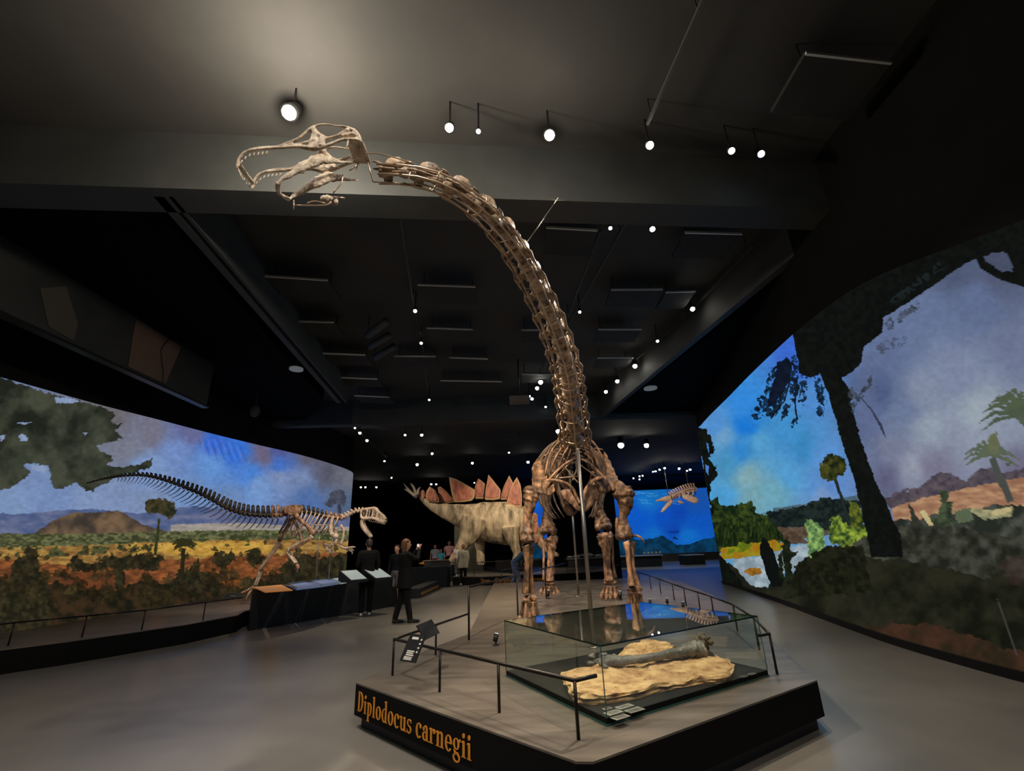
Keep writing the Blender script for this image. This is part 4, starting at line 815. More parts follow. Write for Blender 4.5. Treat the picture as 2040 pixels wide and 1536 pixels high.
# fore limbs
limb('humerus', [(1058, 968, 22), (1058, 977, 33), (1057, 990, 32), (1055, 1008, 24), (1051, 1030, 17), (1051, 1048, 19), (1051, 1064, 27), (1051, 1076, 26), (1052, 1082, 18)], YF, knob=[(1044, 1074, 16, -.05), (1058, 1075, 16, -.05)], remesh=.014)
limb('radius', [(1046, 1087, 18), (1048, 1094, 15), (1050, 1120, 10), (1048, 1150, 11), (1047, 1174, 15), (1048, 1183, 13)], YF - .06, m=M_bone, remesh=.012)
limb('ulna', [(1040, 1088, 10), (1054, 1090, 22), (1055, 1104, 15), (1056, 1140, 10), (1058, 1168, 13), (1060, 1182, 15)], YF + .08, m=M_bone, remesh=.012)
limb('carpal', [(1042, 1192, 8), (1046, 1193, 14), (1052, 1193, 16), (1056, 1193, 12)], YF, m=M_boneL, rough=.4); limb('carpal', [(1056, 1193, 8), (1060, 1192, 14), (1066, 1193, 12), (1069, 1193, 6)], YF + .05, m=M_bone, rough=.4)
for k in range(5):
    a = (k - 2) / 2; x0 = 1055 + a * 12; x1 = 1055 + a * 17; dy = .08 * (abs(a) - .6)
    limb('metacarpal', [(x0, 1199, 8), (x0 + a, 1205, 6.5), ((x0 + x1) / 2, 1214, 5), (x1 - a, 1223, 7), (x1, 1228, 7)], YF + dy, m=M_boneL if k % 2 else M_bone, rough=.25)
    limb('phalanx', [(x1, 1228, 7), (x1 + a * 2, 1231, 8), (x1 + a * 4, 1234, 5)], YF + dy - .05, m=M_boneL, rough=.3)
limb('humerus', [(1240, 962, 16), (1237, 968, 32), (1241, 982, 40), (1245, 998, 33), (1245, 1014, 24), (1241, 1028, 17), (1241, 1042, 22), (1243, 1056, 31), (1243, 1067, 34), (1243, 1074, 22)], YF, m=M_bone, knob=[(1232, 1068, 16, -.05), (1243, 1069, 15, -.08), (1254, 1066, 16, -.05), (1257, 984, 16, -.03), (1254, 1010, 14, 0)], remesh=.014)
limb('radius', [(1247, 1078, 14), (1249, 1084, 15), (1251, 1105, 9), (1254, 1135, 9), (1257, 1158, 13), (1258, 1167, 15)], YF - .06, m=M_boneL, remesh=.012)
limb('ulna', [(1258, 1078, 16), (1257, 1088, 17), (1258, 1110, 11), (1263, 1140, 9), (1269, 1160, 12), (1271, 1168, 12)], YF + .08, m=M_boneL, remesh=.012)
limb('carpal', [(1250, 1174, 8), (1257, 1174, 12), (1270, 1173, 13), (1279, 1173, 8)], YF, rough=.4); limb('carpal', [(1251, 1180, 7), (1262, 1181, 10), (1276, 1180, 9)], YF, rough=.4)
for k in range(5):
    a = (k - 2) / 2; x0 = 1264 + a * 12; x1 = 1266 + a * 14; dy = .08 * (abs(a) - .6)
    limb('metacarpal', [(x0, 1185, 9), (x0, 1190, 7), (x1, 1204, 6), (x1, 1216, 8), (x1, 1219, 7)], YF + dy, rough=.3)
    limb('phalanx', [(x1, 1219, 8), (x1 + a, 1222, 9), (x1 + a * 3, 1225, 5)], YF + dy - .04, rough=.3)
# hind limbs
YL, YR = 13.1, 11.1
limb('femur', [(1079, 945, 22), (1081, 958, 28), (1085, 975, 25), (1089, 1000, 18), (1090, 1018, 17), (1090, 1035, 21), (1091, 1050, 32), (1091, 1059, 36), (1091, 1063, 28)], YL, knob=[(1082, 1058, 17, -.08), (1101, 1058, 17, -.08)], remesh=.02)
limb('tibia', [(1095, 1068, 24), (1098, 1074, 28), (1098, 1086, 22), (1098, 1105, 15), (1097, 1130, 15), (1096, 1150, 17), (1096, 1158, 20)], YL, m=M_boneL, remesh=.018)
limb('fibula', [(1079, 1069, 9), (1080, 1076, 8), (1083, 1100, 5), (1083, 1135, 5), (1084, 1156, 8)], YL - .05, m=M_boneL, remesh=.012)
limb('astragalus', [(1086, 1163, 6), (1092, 1162, 8), (1102, 1162, 8), (1106, 1163, 5)], YL, rough=.35)
limb('femur', [(1202, 940, 22), (1200, 955, 30), (1196, 972, 26), (1193, 993, 20), (1193, 1012, 18), (1196, 1028, 22), (1200, 1042, 32), (1202, 1050, 35), (1202, 1054, 28)], YR, knob=[(1192, 1050, 17, -.08), (1211, 1049, 17, -.08)], remesh=.02)
limb('tibia', [(1203, 1060, 28), (1205, 1068, 33), (1206, 1080, 28), (1208, 1098, 18), (1209, 1125, 14), (1212, 1148, 18), (1213, 1157, 22)], YR, m=M_boneL, remesh=.018)
limb('fibula', [(1218, 1064, 8), (1220, 1090, 6), (1222, 1125, 5), (1226, 1152, 8)], YR + .05, m=M_bone, remesh=.012)
limb('astragalus', [(1203, 1162, 6), (1210, 1160, 9), (1222, 1160, 9), (1229, 1161, 5)], YR, m=M_boneL, rough=.35)
for (X0, Y0, X1, Y1, y) in ((1094, 1168, 1094, 1189, YL), (1217, 1168, 1217, 1196, YR)):
    for k in range(5):
        a = (k - 2) / 2; h = Y1 - Y0; x0 = X0 + a * 13; x1 = X1 + a * 17
        limb('metatarsal', [(x0, Y0, 8), (x0, Y0 + 3, 6), ((x0 + x1) / 2, Y0 + h * .3, 5), (x1, Y0 + h * .55, 8)], y - .1 * (1 - abs(a)), m=M_boneL, rough=.3)
        limb('phalanx', [(x1, Y0 + h * .58, 9), (x1 + a, Y0 + h * .78, 8), (x1 + a * 2, Y1 - 1, 4)], y - .2 - .08 * (1 - abs(a)), m=M_boneL, rough=.35)
# shoulder girdle
bplate('scapula', [(1075, 907), (1066, 919), (1058, 932), (1060, 950), (1058, 968), (1064, 978), (1080, 986), (1094, 976), (1092, 960), (1086, 940), (1080, 925)], YF, .05, dy=[.7, .55, .3, .1, 0, -.05, -.1, -.1, 0, .3, .55])
bplate('scapula', [(1201, 895), (1208, 904), (1219, 924), (1226, 940), (1232, 956), (1236, 966), (1222, 978), (1207, 974), (1204, 955), (1206, 935), (1202, 915)], YF, .05, dy=[.7, .6, .35, .2, .1, 0, -.1, -.1, .1, .3, .6])
bplate('coracoid', [(1076, 957), (1090, 955), (1104, 962), (1108, 976), (1098, 988), (1082, 986)], YF - .15, .05, dy=[0, -.1, -.2, -.25, -.2, -.1])
bplate('coracoid', [(1206, 950), (1196, 951), (1188, 964), (1190, 980), (1202, 984), (1220, 975)], YF - .15, .05, dy=[-.1, -.2, -.25, -.2, -.1, 0])
bplate('sternal_plate', [(1114, 978), (1123, 975), (1135, 976), (1143, 988), (1152, 1004), (1158, 1012), (1156, 1018), (1148, 1014), (1138, 1004), (1124, 994)], YF - .35, .06, m=M_boneL)
bplate('sternal_plate', [(1122, 990), (1134, 1000), (1150, 1014), (1152, 1020), (1142, 1029), (1130, 1027), (1125, 1018)], YF - .1, .06, m=M_bone)
bplate('sternal_plate', [(1159, 1014), (1160, 1000), (1165, 984), (1174, 970), (1184, 966), (1196, 966), (1199, 975), (1192, 992), (1180, 1008), (1168, 1020)], YF - .3, .06, m=M_bone)
for L, r0 in (([(1090, 960), (1104, 944), (1124, 926), (1140, 916), (1149, 913)], 5), ([(1151, 913), (1166, 918), (1182, 930), (1196, 944), (1208, 956)], 5), ([(1088, 956), (1108, 957), (1128, 963), (1140, 972), (1148, 988), (1155, 1003)], 6), ([(1207, 951), (1192, 953), (1176, 962), (1166, 978), (1161, 1000)], 7)):
    limb('clavicle', [(p[0], p[1], r0 * (.7 if i in (0, len(L) - 1) else 1)) for i, p in enumerate(L)], YF - .4, m=M_boneL, rough=.15)

# vertebrae
def frame(f, up=(0, 0, 1)):
    f = np.array(f, float); f /= np.linalg.norm(f); s_ = np.cross(f, up); s_ /= np.linalg.norm(s_); u = np.cross(s_, f); return f, s_, u
def vertebra(A, B, r, kind, m, parent, k=0, spine=1.0, wing=1.0, ribs=True, ring=8):
    """A rear end, B front end of the centrum"""
    A, B = np.array(A, float), np.array(B, float); L = np.linalg.norm(B - A); f, s_, u = frame(B - A)
    b = MB(); at = lambda a, c, d: A + f * (a * L) + s_ * c * r + u * d * r
    b.loft([at(.03, 0, 0), at(.12, 0, 0), at(.35, 0, .05), at(.65, 0, .05), at(.88, 0, 0), at(.97, 0, 0)], [r * .92, r, r * .62, r * .62, r, r * .8], n=ring, ref=u, rough=.12, seed=k)
    if kind == 'neck':
        b.loft([at(.15, 0, .9), at(.5, 0, 1.25), at(.85, 0, .95)], [r * .5, r * .55, r * .45], n=6, ref=u, rough=.2, seed=k)
        for q in (-1, 1):
            b.slab([at(.22, q * .25, 1.1), at(.80, q * .25, 1.1), at(.66, q * .6, 1.6 * spine), at(.52, q * .75, 1.85 * spine), at(.30, q * .8, 1.9 * spine), at(.12, q * .6, 1.45 * spine)], s_ * r * .22)
            b.loft([at(.8, q * .4, 1.0), at(1.0, q * .75, 1.25), at(1.14, q * .8, 1.3)], [r * .28, r * .22, r * .1], n=6, ref=u)
            b.loft([at(.2, q * .4, 1.1), at(.0, q * .7, 1.45), at(-.08, q * .7, 1.35)], [r * .28, r * .25, r * .1], n=6, ref=u)
            b.slab([at(.5, q * .5, .4), at(.85, q * .6, .1), at(.8, q * 1.6 * wing, -.55), at(.55, q * 1.5 * wing, -.5)], u * r * .22)
            b.slab([at(.1, q * .5, .8), at(.9, q * .5, .8), at(.7, q * 1.1, .35), at(.3, q * 1.0, .4)], u * r * .16)
            if ribs:
                b.loft([at(1.12, q * 1.35 * wing, -.7), at(.78, q * 1.6 * wing, -.75), at(.2, q * 1.5 * wing, -.85), at(-.55, q * 1.35 * wing, -.95)], [r * .06, r * .18, r * .10, r * .04], n=6, ref=u)
    elif kind == 'back':
        b.slab([at(.2, 0, .8), at(.8, 0, .8), at(.7, 0, 2.8 * spine), at(.25, 0, 3.1 * spine)], s_ * r * .22)
        b.ball(at(.46, 0, 2.9 * spine), (r * .3, r * .34, r * .3), 8, 6, rough=.3, seed=k)
        for q in (-1, 1):
            b.slab([at(.25, q * .3, 1.0), at(.7, q * .3, 1.0), at(.6, q * 2.0 * wing, 1.7), at(.35, q * 2.0 * wing, 1.75)], u * r * .2)
            b.loft([at(.5, q * .4, .6), at(.5, q * 1.5 * wing, 1.5)], [r * .25, r * .15], n=6)
    elif kind == 'tail':
        b.slab([at(.12, 0, .7), at(.88, 0, .7), at(.5, 0, 2.5 * spine), at(-.06, 0, 2.5 * spine)], s_ * r * .34)
        b.ball(at(.22, 0, 2.5 * spine), (r * .4, r * .3, r * .26), 6, 5)
        if wing > 0:
            for q in (-1, 1): b.slab([at(.3, q * .5, .2), at(.7, q * .5, .2), at(.55, q * 1.9 * wing, .1), at(.3, q * 1.9 * wing, .1)], u * r * .2)
    return b.build('vertebra', m, parent)
def along(ctrl, n, ratio=1.0):
    """points dividing a smooth path into n pieces whose length grows by ratio from first to last"""
    R = curve_pts([(*p, 0) if len(p) == 2 else p for p in ctrl], 400)
    d = np.concatenate([[0], np.cumsum(np.linalg.norm(np.diff(R[:, :3], axis=0), axis=1))])
    wts = np.linspace(1, ratio, n); u = np.concatenate([[0], np.cumsum(wts)]) / wts.sum() * d[-1]
    return [np.array([np.interp(v, d, R[:, k]) for k in range(3)]) for v in u]
NK = [PY(1147, 880, 8.75), PY(1142, 832, 7.9), PY(1136, 780, 7.0), PZ(1127, 722, 3.68), PZ(1106, 655, 3.7), PZ(1080, 592, 3.7), PZ(1050, 533, 3.7), PZ(1016, 478, 3.7), PZ(978, 432, 3.7), PZ(930, 392, 3.7), PZ(880, 362, 3.7), PZ(820, 345, 3.7), PZ(752, 342, 3.68)]
NP = along(NK, 17, .30)
NPd = NP
for i in range(17):
    t = i / 16; r = .105 * (1 - t) ** 1.2 + .038
    vertebra(NP[i], NP[i + 1], r, 'neck', M_boneN, dp, k=i, spine=1 + .25 * t, wing=1.25 - .2 * t, ring=10)
# steel armature along the neck: long rods and hoops
NR = along(NK, 60)
def off_path(i0, i1, cs, cu):
    out = []
    for i in range(i0, i1 + 1):
        P = NR[i]; f, s_, u = frame(NR[min(i + 1, 60)] - NR[max(i - 1, 0)]); t = i / 60; r = .105 * (1 - t) ** 1.2 + .040
        out.append(P + s_ * cs * r + u * cu * r)
    return out
for (cs, cu, a, b_) in ((-1.7, -.2, 0, 60), (1.55, -.9, 0, 60), (0, -1.7, 0, 58), (1.2, 1.7, 4, 50), (-1.2, -1.55, 6, 60)):
    MB().loft(off_path(a, b_, cs, cu), [.012 - .006 * i / 60 for i in range(a, b_ + 1)], n=6, ref=(0, 0, 1)).build('armature_rod', M_rod, dp)
for i in range(3, 58, 3):
    P = NR[i]; f, s_, u = frame(NR[i + 1] - NR[i - 1]); t = i / 60; r = .105 * (1 - t) ** 1.2 + .040
    pts = [P + s_ * r * 1.7 * math.cos(a) * (1.08 if abs(math.cos(a)) > .5 else 1) + u * r * 1.6 * math.sin(a) - u * r * .1 for a in np.linspace(0, 2 * math.pi, 15)]
    if i % 2: pts = pts[7:15]
    MB().loft(pts, .0045 + .004 * (1 - t), n=6, ref=f).build('armature_hoop', M_rod, dp)
for i in range(4, 56, 4):   # long thin neck ribs lying along the underside
    for q in (-1, 1):
        P = []
        for k, j in enumerate(range(i, max(i - 7, 0), -1)):
            f, s_, u = frame(NR[min(j + 1, 60)] - NR[max(j - 1, 0)]); t = j / 60; r = .105 * (1 - t) ** 1.2 + .040
            P.append(NR[j] + s_ * q * r * (1.35 + .06 * math.sin(i + k)) - u * r * (.8 + .12 * k * .5))
        if len(P) > 2: MB().loft(P, [.014 * (1 - .5 * i / 60)] + [.009 * (1 - .5 * i / 60)] * (len(P) - 2) + [.004], n=6, ref=(0, 0, 1)).build('neck_rib', M_boneN, dp)
# trunk
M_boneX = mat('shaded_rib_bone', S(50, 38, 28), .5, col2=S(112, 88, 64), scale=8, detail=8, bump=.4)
TR = [PY(1147, 880, 8.75), np.array([1.16, 9.6, 3.42]), np.array([1.24, 10.6, 3.55]), np.array([1.32, 11.6, 3.6]), np.array([1.4, 12.6, 3.5])]
TP = along(TR, 12)
for i in range(12): vertebra(TP[i + 1], TP[i], .12, 'back', M_bone, dp, k=40 + i, spine=.9 + .3 * i / 12)
for i in range(11):
    P = (TP[i] + TP[i + 1]) / 2; t = i / 10; wd = .26 + .58 * math.sin(math.pi * (.06 + .60 * t)); ht = 1.15 + .35 * math.sin(math.pi * (.2 + .5 * t))
    for q in (-1, 1):
        pts = [P + np.array([q * .2, 0, .16]), P + np.array([q * wd * .62, .05, .06]), P + np.array([q * wd * .96, .10, -.28]), P + np.array([q * wd * 1.0, .13, -.62]), P + np.array([q * wd * .86, .1, -ht * .78]), P + np.array([q * wd * .55, .02, -ht])]
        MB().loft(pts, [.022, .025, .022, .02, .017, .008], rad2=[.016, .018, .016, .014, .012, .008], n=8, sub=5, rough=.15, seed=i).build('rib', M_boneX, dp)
# short front ribs and braces seen inside the shoulder cage
for (L, w_) in (([(1126, 872), (1110, 884), (1097, 902), (1090, 924), (1086, 946)], 5), ([(1130, 880), (1116, 896), (1104, 918), (1096, 942)], 5), ([(1134, 888), (1122, 908), (1112, 934), (1104, 955)], 4.5), ([(1139, 892), (1130, 916), (1122, 938)], 4),
                ([(1170, 872), (1184, 884), (1196, 904), (1204, 930)], 5), ([(1166, 882), (1180, 900), (1192, 926), (1200, 948)], 5), ([(1162, 890), (1174, 912), (1186, 940)], 4.5), ([(1158, 894), (1168, 918), (1176, 938)], 4),
                ([(1084, 908), (1098, 902), (1112, 896)], 3), ([(1184, 893), (1192, 894), (1202, 896)], 3)):
    limb('rib', [(p[0], p[1], w_ * (.6 if i == len(L) - 1 else 1)) for i, p in enumerate(L)], YF + .15, m=M_bone, rough=.15, n=8)
for L in ([(1104, 956), (1122, 936), (1138, 920)], [(1112, 952), (1140, 950), (1150, 949)], [(1126, 932), (1140, 948), (1152, 962)], [(1140, 938), (1142, 948), (1143, 956)], [(1150, 930), (1145, 945), (1140, 957)], [(1155, 925), (1175, 940), (1190, 952)], [(1148, 910), (1148, 930), (1152, 950)], [(1120, 912), (1140, 922), (1160, 914)]):
    MB().loft([PY(x, y, YF + .25) for x, y in L], .012, n=6, sub=3).build('armature_rod', M_rod, dp)
# pelvis
bplate('ilium', [(1075, 925), (1090, 905), (1112, 898), (1128, 905), (1126, 925), (1108, 940), (1088, 948)], 12.8, .08, m=M_bone, remesh=.03)
bplate('ilium', [(1168, 905), (1185, 896), (1200, 905), (1212, 922), (1208, 942), (1192, 946), (1176, 930)], 11.6, .08, m=M_bone, remesh=.03)
limb('pubis', [(1100, 940, 20), (1108, 965, 13), (1118, 990, 11), (1130, 1015, 16)], 12.3); limb('pubis', [(1196, 938, 20), (1186, 965, 13), (1176, 990, 11), (1166, 1012, 16)], 11.6)
limb('ischium', [(1110, 945, 16), (1122, 965, 9), (1136, 985, 8)], 12.9); limb('ischium', [(1186, 942, 16), (1176, 962, 9), (1166, 980, 8)], 12.2)
TL = along([TP[-1], TP[-1] + np.array([.1, 1.0, -.1]), TP[-1] + np.array([.2, 2.2, -.45]), TP[-1] + np.array([.3, 3.6, -1.0])], 12, .75)
for i in range(12): vertebra(TL[i + 1], TL[i], .13 - .006 * i, 'back', M_bone, dp, k=70 + i, spine=1.0 - .05 * i, wing=.9 - .05 * i)
# support poles
MB().loft([(.823, 6.065, ZP), (.828, 6.08, 1.5), (.835, 6.11, 2.66)], [.026, .025, .024], n=14).build('support_pole', M_steel, dp)
MB().loft([(.835, 6.11, 2.66), PY(1149, 900, 7.6), PY(1149, 890, 8.6)], .015, n=8).build('support_arm', M_rod, dp)
MB().loft([(.823, 6.065, ZP), (.823, 6.065, ZP + .012)], .06, n=16).build('pole_foot', M_steel, dp)
MB().loft([(1.373, 11.97, ZP), (1.375, 11.98, 3.3)], .026, n=12).build('support_pole', M_steel, dp)
MB().loft([(1.373, 11.97, ZP), (1.373, 11.97, ZP + .015)], .1, n=16).build('pole_foot', M_steel, dp)
limb('curved_bone', [(1256, 1070, 5), (1264, 1067, 5), (1275, 1070, 4.5), (1281, 1076, 3.5), (1284, 1081, 1.5)], YF + .1, m=M_boneL, rough=.1, n=8)
limb('olecranon', [(1230, 1032, 7), (1229, 1046, 8), (1230, 1058, 7), (1233, 1066, 5)], YF + .12, m=M_boneL, rough=.3)
MB().loft([PY(1158, 1006, 6.2), PY(1164, 1006, 6.2)], .024, n=10).build('pole_clamp', M_rod, dp)
# suspension cable
tip = NR[43]; MB().loft([PZ(1036, 503, 3.74), PZ(1112, 394, ZB)], .0055, n=6).build('suspension_cable', M_steel, dp)
# ---- skull
YS = 2.30; NEAR = -.17
def sk(L, dy=.0): return [PY(x, y, YS) + np.array([0, dy, 0]) for x, y in L]
STR = [([(503, 378), (505, 364), (514, 350), (527, 343), (546, 338), (577, 336), (598, 330), (623, 318), (640, 302), (654, 295), (670, 293), (687, 296), (707, 298), (722, 305), (731, 314), (735, 326)], [3, 4, 4.5, 4.5, 4, 4, 5, 5, 5, 4, 3, 3, 4, 6, 6, 5]),
       ([(527, 343), (560, 340), (592, 338), (621, 336), (644, 340), (665, 337), (690, 327), (707, 322), (730, 323)], [4, 4, 4, 6, 8, 6, 5, 5, 6]),
       ([(646, 300), (655, 312), (664, 318), (674, 320), (694, 314), (712, 304)], [5, 7, 8, 5, 5, 7]), ([(645, 302), (652, 318), (648, 338)], [6, 6, 7]), ([(592, 334), (625, 330), (652, 322)], [4, 4, 6]),
       ([(664, 320), (662, 336)], [9, 9]), ([(700, 316), (722, 312), (734, 320)], [4, 6, 5]), ([(712, 324), (711, 332), (708, 340)], [4, 3, 2])]
b = MB(); S0 = dep(PY(640, 330, YS)) / FPX
for dy in (.0, NEAR):
    for L, w_ in STR: b.loft(sk(L, dy), [x * .68 * S0 for x in w_], n=8, sub=3, rad2=.9, rough=.2)
for L in ([(503, 378), (506, 366)], [(640, 302)], [(670, 293)], [(707, 298)], [(731, 314)], [(735, 326)], [(722, 312)]):
    p, q = sk([L[-1]], 0)[0], sk([L[-1]], NEAR)[0]; mid = (p + q) / 2 + np.array([-.015 if L[-1][0] < 520 else 0, 0, .012])
    if L[-1][0] == 670: continue
    b.loft([p, mid, q], [.010, .012, .010], n=7, sub=4, rad2=1.2)
b.slab(sk([(706, 298), (724, 306), (734, 318), (722, 326), (706, 322)], NEAR / 2), (0, .14, 0)); b.slab(sk([(645, 304), (656, 312), (672, 320), (662, 338), (645, 340), (636, 334)], 0), (0, .008, 0)); b.slab(sk([(645, 304), (656, 312), (672, 320), (662, 338), (645, 340), (636, 334)], NEAR), (0, .008, 0))
skl = b.build('skull', M_skull, dp, remesh=.0055, smooth_it=1)
jaw = MB(); JL = [(578, 400), (590, 390), (604, 383), (620, 372), (636, 364), (652, 356), (668, 356), (690, 360), (706, 361), (720, 361)]
for dy in (-.01, NEAR + .02): jaw.loft(sk(JL, dy), [x * .5 * S0 for x in (6, 13, 17, 22, 27, 29, 21, 10, 7, 4)], rad2=.28, n=12, sub=5, rough=.3)
p, q = sk([(578, 400)], -.01)[0], sk([(578, 400)], NEAR + .02)[0]; jaw.loft([p, (p + q) / 2 + np.array([-.03, 0, -.01]), q], [.014, .012, .014], n=8, sub=5)
jw = jaw.build('lower_jaw', M_skull, dp, remesh=.0055, smooth_it=1)
limb('hyoid_bone', [(640, 396, 10), (652, 398, 18), (664, 400, 16), (670, 406, 8)], YS - .05, m=M_skull, rough=.4)
U = [(p_, 0) for p_ in ((560, 345), (552, 346), (544, 347), (536, 348), (528, 350), (520, 355), (513, 362), (508, 369))]
def tooth(p, d, L, par):
    p, d = np.array(p), np.array(d, float); d /= np.linalg.norm(d)
    MB().loft([p, p + d * L * .6, p + d * L], [.0042, .0036, .001], n=6).build('tooth', M_boneA, par)
for (x, y), _ in U: tooth(sk([(x, y)], 0)[0], (-.25, -.1, -1), .030, skl); tooth(sk([(x, y)], NEAR)[0], (-.25, .1, -1), .030, skl)
for k in range(8):
    a = sk([(505, 372)], 0)[0]; b_ = sk([(505, 372)], NEAR)[0]; q = a + (b_ - a) * (k + .5) / 8 + np.array([-.015 * math.sin(math.pi * (k + .5) / 8), 0, -.005]); tooth(q, (.25, -.1, -1), .034, skl)
    a = sk([(578, 398)], 0)[0]; b_ = sk([(578, 398)], NEAR + .03)[0]; q = a + (b_ - a) * (k + .5) / 8 + np.array([-.03 * math.sin(math.pi * (k + .5) / 8), 0, .004]); tooth(q, (-.8, 0, .45), .038, jw)
# skull armature
for L, dy in (([(731, 314), (745, 367)], -.02), ([(745, 367), (800, 370)], -.02), ([(589, 365), (617, 364)], -.08), ([(702, 352), (720, 339)], -.05), ([(694, 372), (692, 388), (676, 408)], -.1), ([(600, 432), (660, 432), (672, 425)], -.1), ([(600, 422), (600, 440)], -.1), ([(737, 331), (760, 331), (790, 338), (830, 350)], -.1), ([(626, 428), (640, 424), (660, 428)], -.1), ([(675, 416), (698, 418)], -.1)):
    MB().loft(sk(L, dy), .0042, n=6, sub=3).build('armature_rod', M_rod, dp)

# ================================================================== THE WALKING PREDATOR SKELETON (left)
al = empty('predator_skeleton', (-6.3, 13.2, .335), 'pale striding two legged dinosaur skeleton with long tail in front of the left print', 'dinosaur skeleton')
TA = [PY(172, 963, 9.6), PY(208, 954, 9.9), PY(247, 948, 10.3), PY(281, 947, 10.6), PY(312, 952, 10.9), PY(350, 964, 11.2), PY(400, 984, 11.6), PY(429, 999, 11.9), PY(452, 1012, 12.1), PY(491, 1024, 12.5), PY(530, 1027, 12.8), PY(560, 1026, 13.1)]
T3 = along(TA, 46, 2.2)
for i in range(46):
    t = i / 45; r = .018 + .062 * t ** 1.15
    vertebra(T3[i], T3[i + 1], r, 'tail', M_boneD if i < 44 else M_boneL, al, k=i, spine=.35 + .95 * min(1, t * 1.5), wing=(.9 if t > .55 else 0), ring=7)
    if i > 8:
        f, s_, u = frame(T3[i + 1] - T3[i]); L = .06 + .24 * min(1, (t - .15) * 2.2) * (1 if t < .93 else .8); P = (T3[i] + T3[i + 1]) / 2
        MB().loft([P - u * r, P - u * (r + L * .5) - f * L * .16, P - u * (r + L) - f * L * .5], [r * .34, r * .22, r * .10], n=5, sub=3).build('chevron', M_boneD, al)
BA = [PY(560, 1026, 13.1), PY(603, 1020, 13.4), PY(634, 1026, 13.6), PY(660, 1031, 13.7), PY(682, 1033, 13.8)]
B3 = along(BA, 13)
for i in range(13): vertebra(B3[i], B3[i + 1], .075, 'tail', M_boneD if 3 < i < 9 else M_boneL, al, k=100 + i, spine=1.15 - .04 * i, wing=.9, ring=8)
NA = [PY(682, 1033, 13.8), PY(693, 1027, 13.85), PY(706, 1020, 13.9), PY(722, 1018, 13.95), PY(733, 1019, 14)]
N3 = along(NA, 8)
for i in range(8): vertebra(N3[i], N3[i + 1], .062 - .002 * i, 'tail', M_boneA, al, k=120 + i, spine=.8, wing=1.1, ring=8)
A = dict(parent=al)
bplate('ilium', [(564, 1013), (572, 1007), (590, 1005), (602, 1008), (604, 1016), (596, 1024), (582, 1028), (566, 1022)], 13.0, .05, m=M_boneL, parent=al, remesh=.018)
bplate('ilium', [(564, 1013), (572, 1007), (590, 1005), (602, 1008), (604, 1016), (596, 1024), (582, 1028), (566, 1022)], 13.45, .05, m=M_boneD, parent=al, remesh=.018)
for q, y in ((0, 12.9), (1, 13.5)):
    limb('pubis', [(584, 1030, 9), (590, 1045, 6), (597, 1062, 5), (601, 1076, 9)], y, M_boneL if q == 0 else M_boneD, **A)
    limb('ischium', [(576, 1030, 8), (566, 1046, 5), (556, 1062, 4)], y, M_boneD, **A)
# near leg swinging, far leg planted
limb('femur', [(588, 1024, 10), (596, 1034, 8), (610, 1046, 7), (622, 1060, 10), (624, 1065, 9)], 12.8, M_boneL, **A)
limb('tibia', [(622, 1068, 11), (614, 1075, 8), (596, 1082, 6), (580, 1092, 7), (573, 1096, 8)], 12.75, M_boneA, **A); limb('fibula', [(620, 1072, 6), (600, 1086, 3), (578, 1096, 4)], 12.7, M_boneL, **A)
for k in range(3):
    limb('metatarsal', [(572 + k * 2, 1100, 5), (578 + k * 3, 1110, 4), (588 + k * 2, 1122, 5)], 12.75 + .06 * k, M_boneA, **A)
    limb('toe', [(589 + k * 2, 1124, 5), (592 + k, 1132, 4), (592 - k * 3, 1140 - k * 3, 2)], 12.75 + .07 * k, M_boneL, **A)
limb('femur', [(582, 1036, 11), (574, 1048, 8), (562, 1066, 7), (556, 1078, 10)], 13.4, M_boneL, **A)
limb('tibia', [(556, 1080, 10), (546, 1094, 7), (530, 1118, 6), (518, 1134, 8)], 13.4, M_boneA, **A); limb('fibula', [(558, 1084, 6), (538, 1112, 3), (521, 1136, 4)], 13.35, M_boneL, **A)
for k in range(3):
    limb('metatarsal', [(516 + k * 2, 1138, 5), (512 + k * 2, 1152, 4), (506 + k * 2, 1166, 5)], 13.35 + .05 * k, M_boneA, **A)
    p0 = PY(505 + k * 2, 1168, 13.35 + .05 * k); dx = (-.22, -.02, .16)[k]
    MB().loft([p0, p0 + np.array([dx * .4, -.10, -.08]), p0 + np.array([dx, -.22, -.17]), p0 + np.array([dx * 1.2, -.3, -.30])], [.035, .03, .028, .008], n=7, sub=3).build('toe', M_boneL, al)
MB().loft([PY(510, 1150, 13.4), (PY(510, 1150, 13.4)[0], 13.4, .335)], .014, n=6).build('support_rod', M_steel, al)
for px, y0_ in ((601, 13.3), (640, 13.6), (665, 13.7)):
    a = PY(px, 1035, y0_); MB().loft([a, (a[0], a[1], .335)], .012, n=6).build('support_rod', M_steel, al)
for i in range(11):   # trunk ribs
    P = B3[i + 2 if i < 11 else 12]; L = .62 + .12 * math.sin(i * .5); 
    for q in (-1, 1):
        f, s_, u = frame(B3[min(i + 3, 13)] - B3[i + 2 if i < 11 else 12])
        pts = [P + s_ * q * .07 + u * .05, P + s_ * q * .24 - u * .05, P + s_ * q * .30 - u * L * .45 - f * .05, P + s_ * q * .22 - u * L - f * .14]
        MB().loft(pts, [.02, .022, .018, .008], n=6, sub=4).build('rib', M_boneA if q > 0 else M_boneL, al)
for k in range(9):   # belly ribs
    P = PY(606 + k * 8, 1056 + (k % 2), 13.5); MB().loft([P + np.array([0, -.16, .04]), P, P + np.array([.02, .16, .04])], .010, n=5, sub=2).build('belly_rib', M_boneL, al)
limb('gastral_bar', [(604, 1044, 2), (630, 1046, 2.4), (656, 1046, 2)], 13.4, M_boneA, **A)
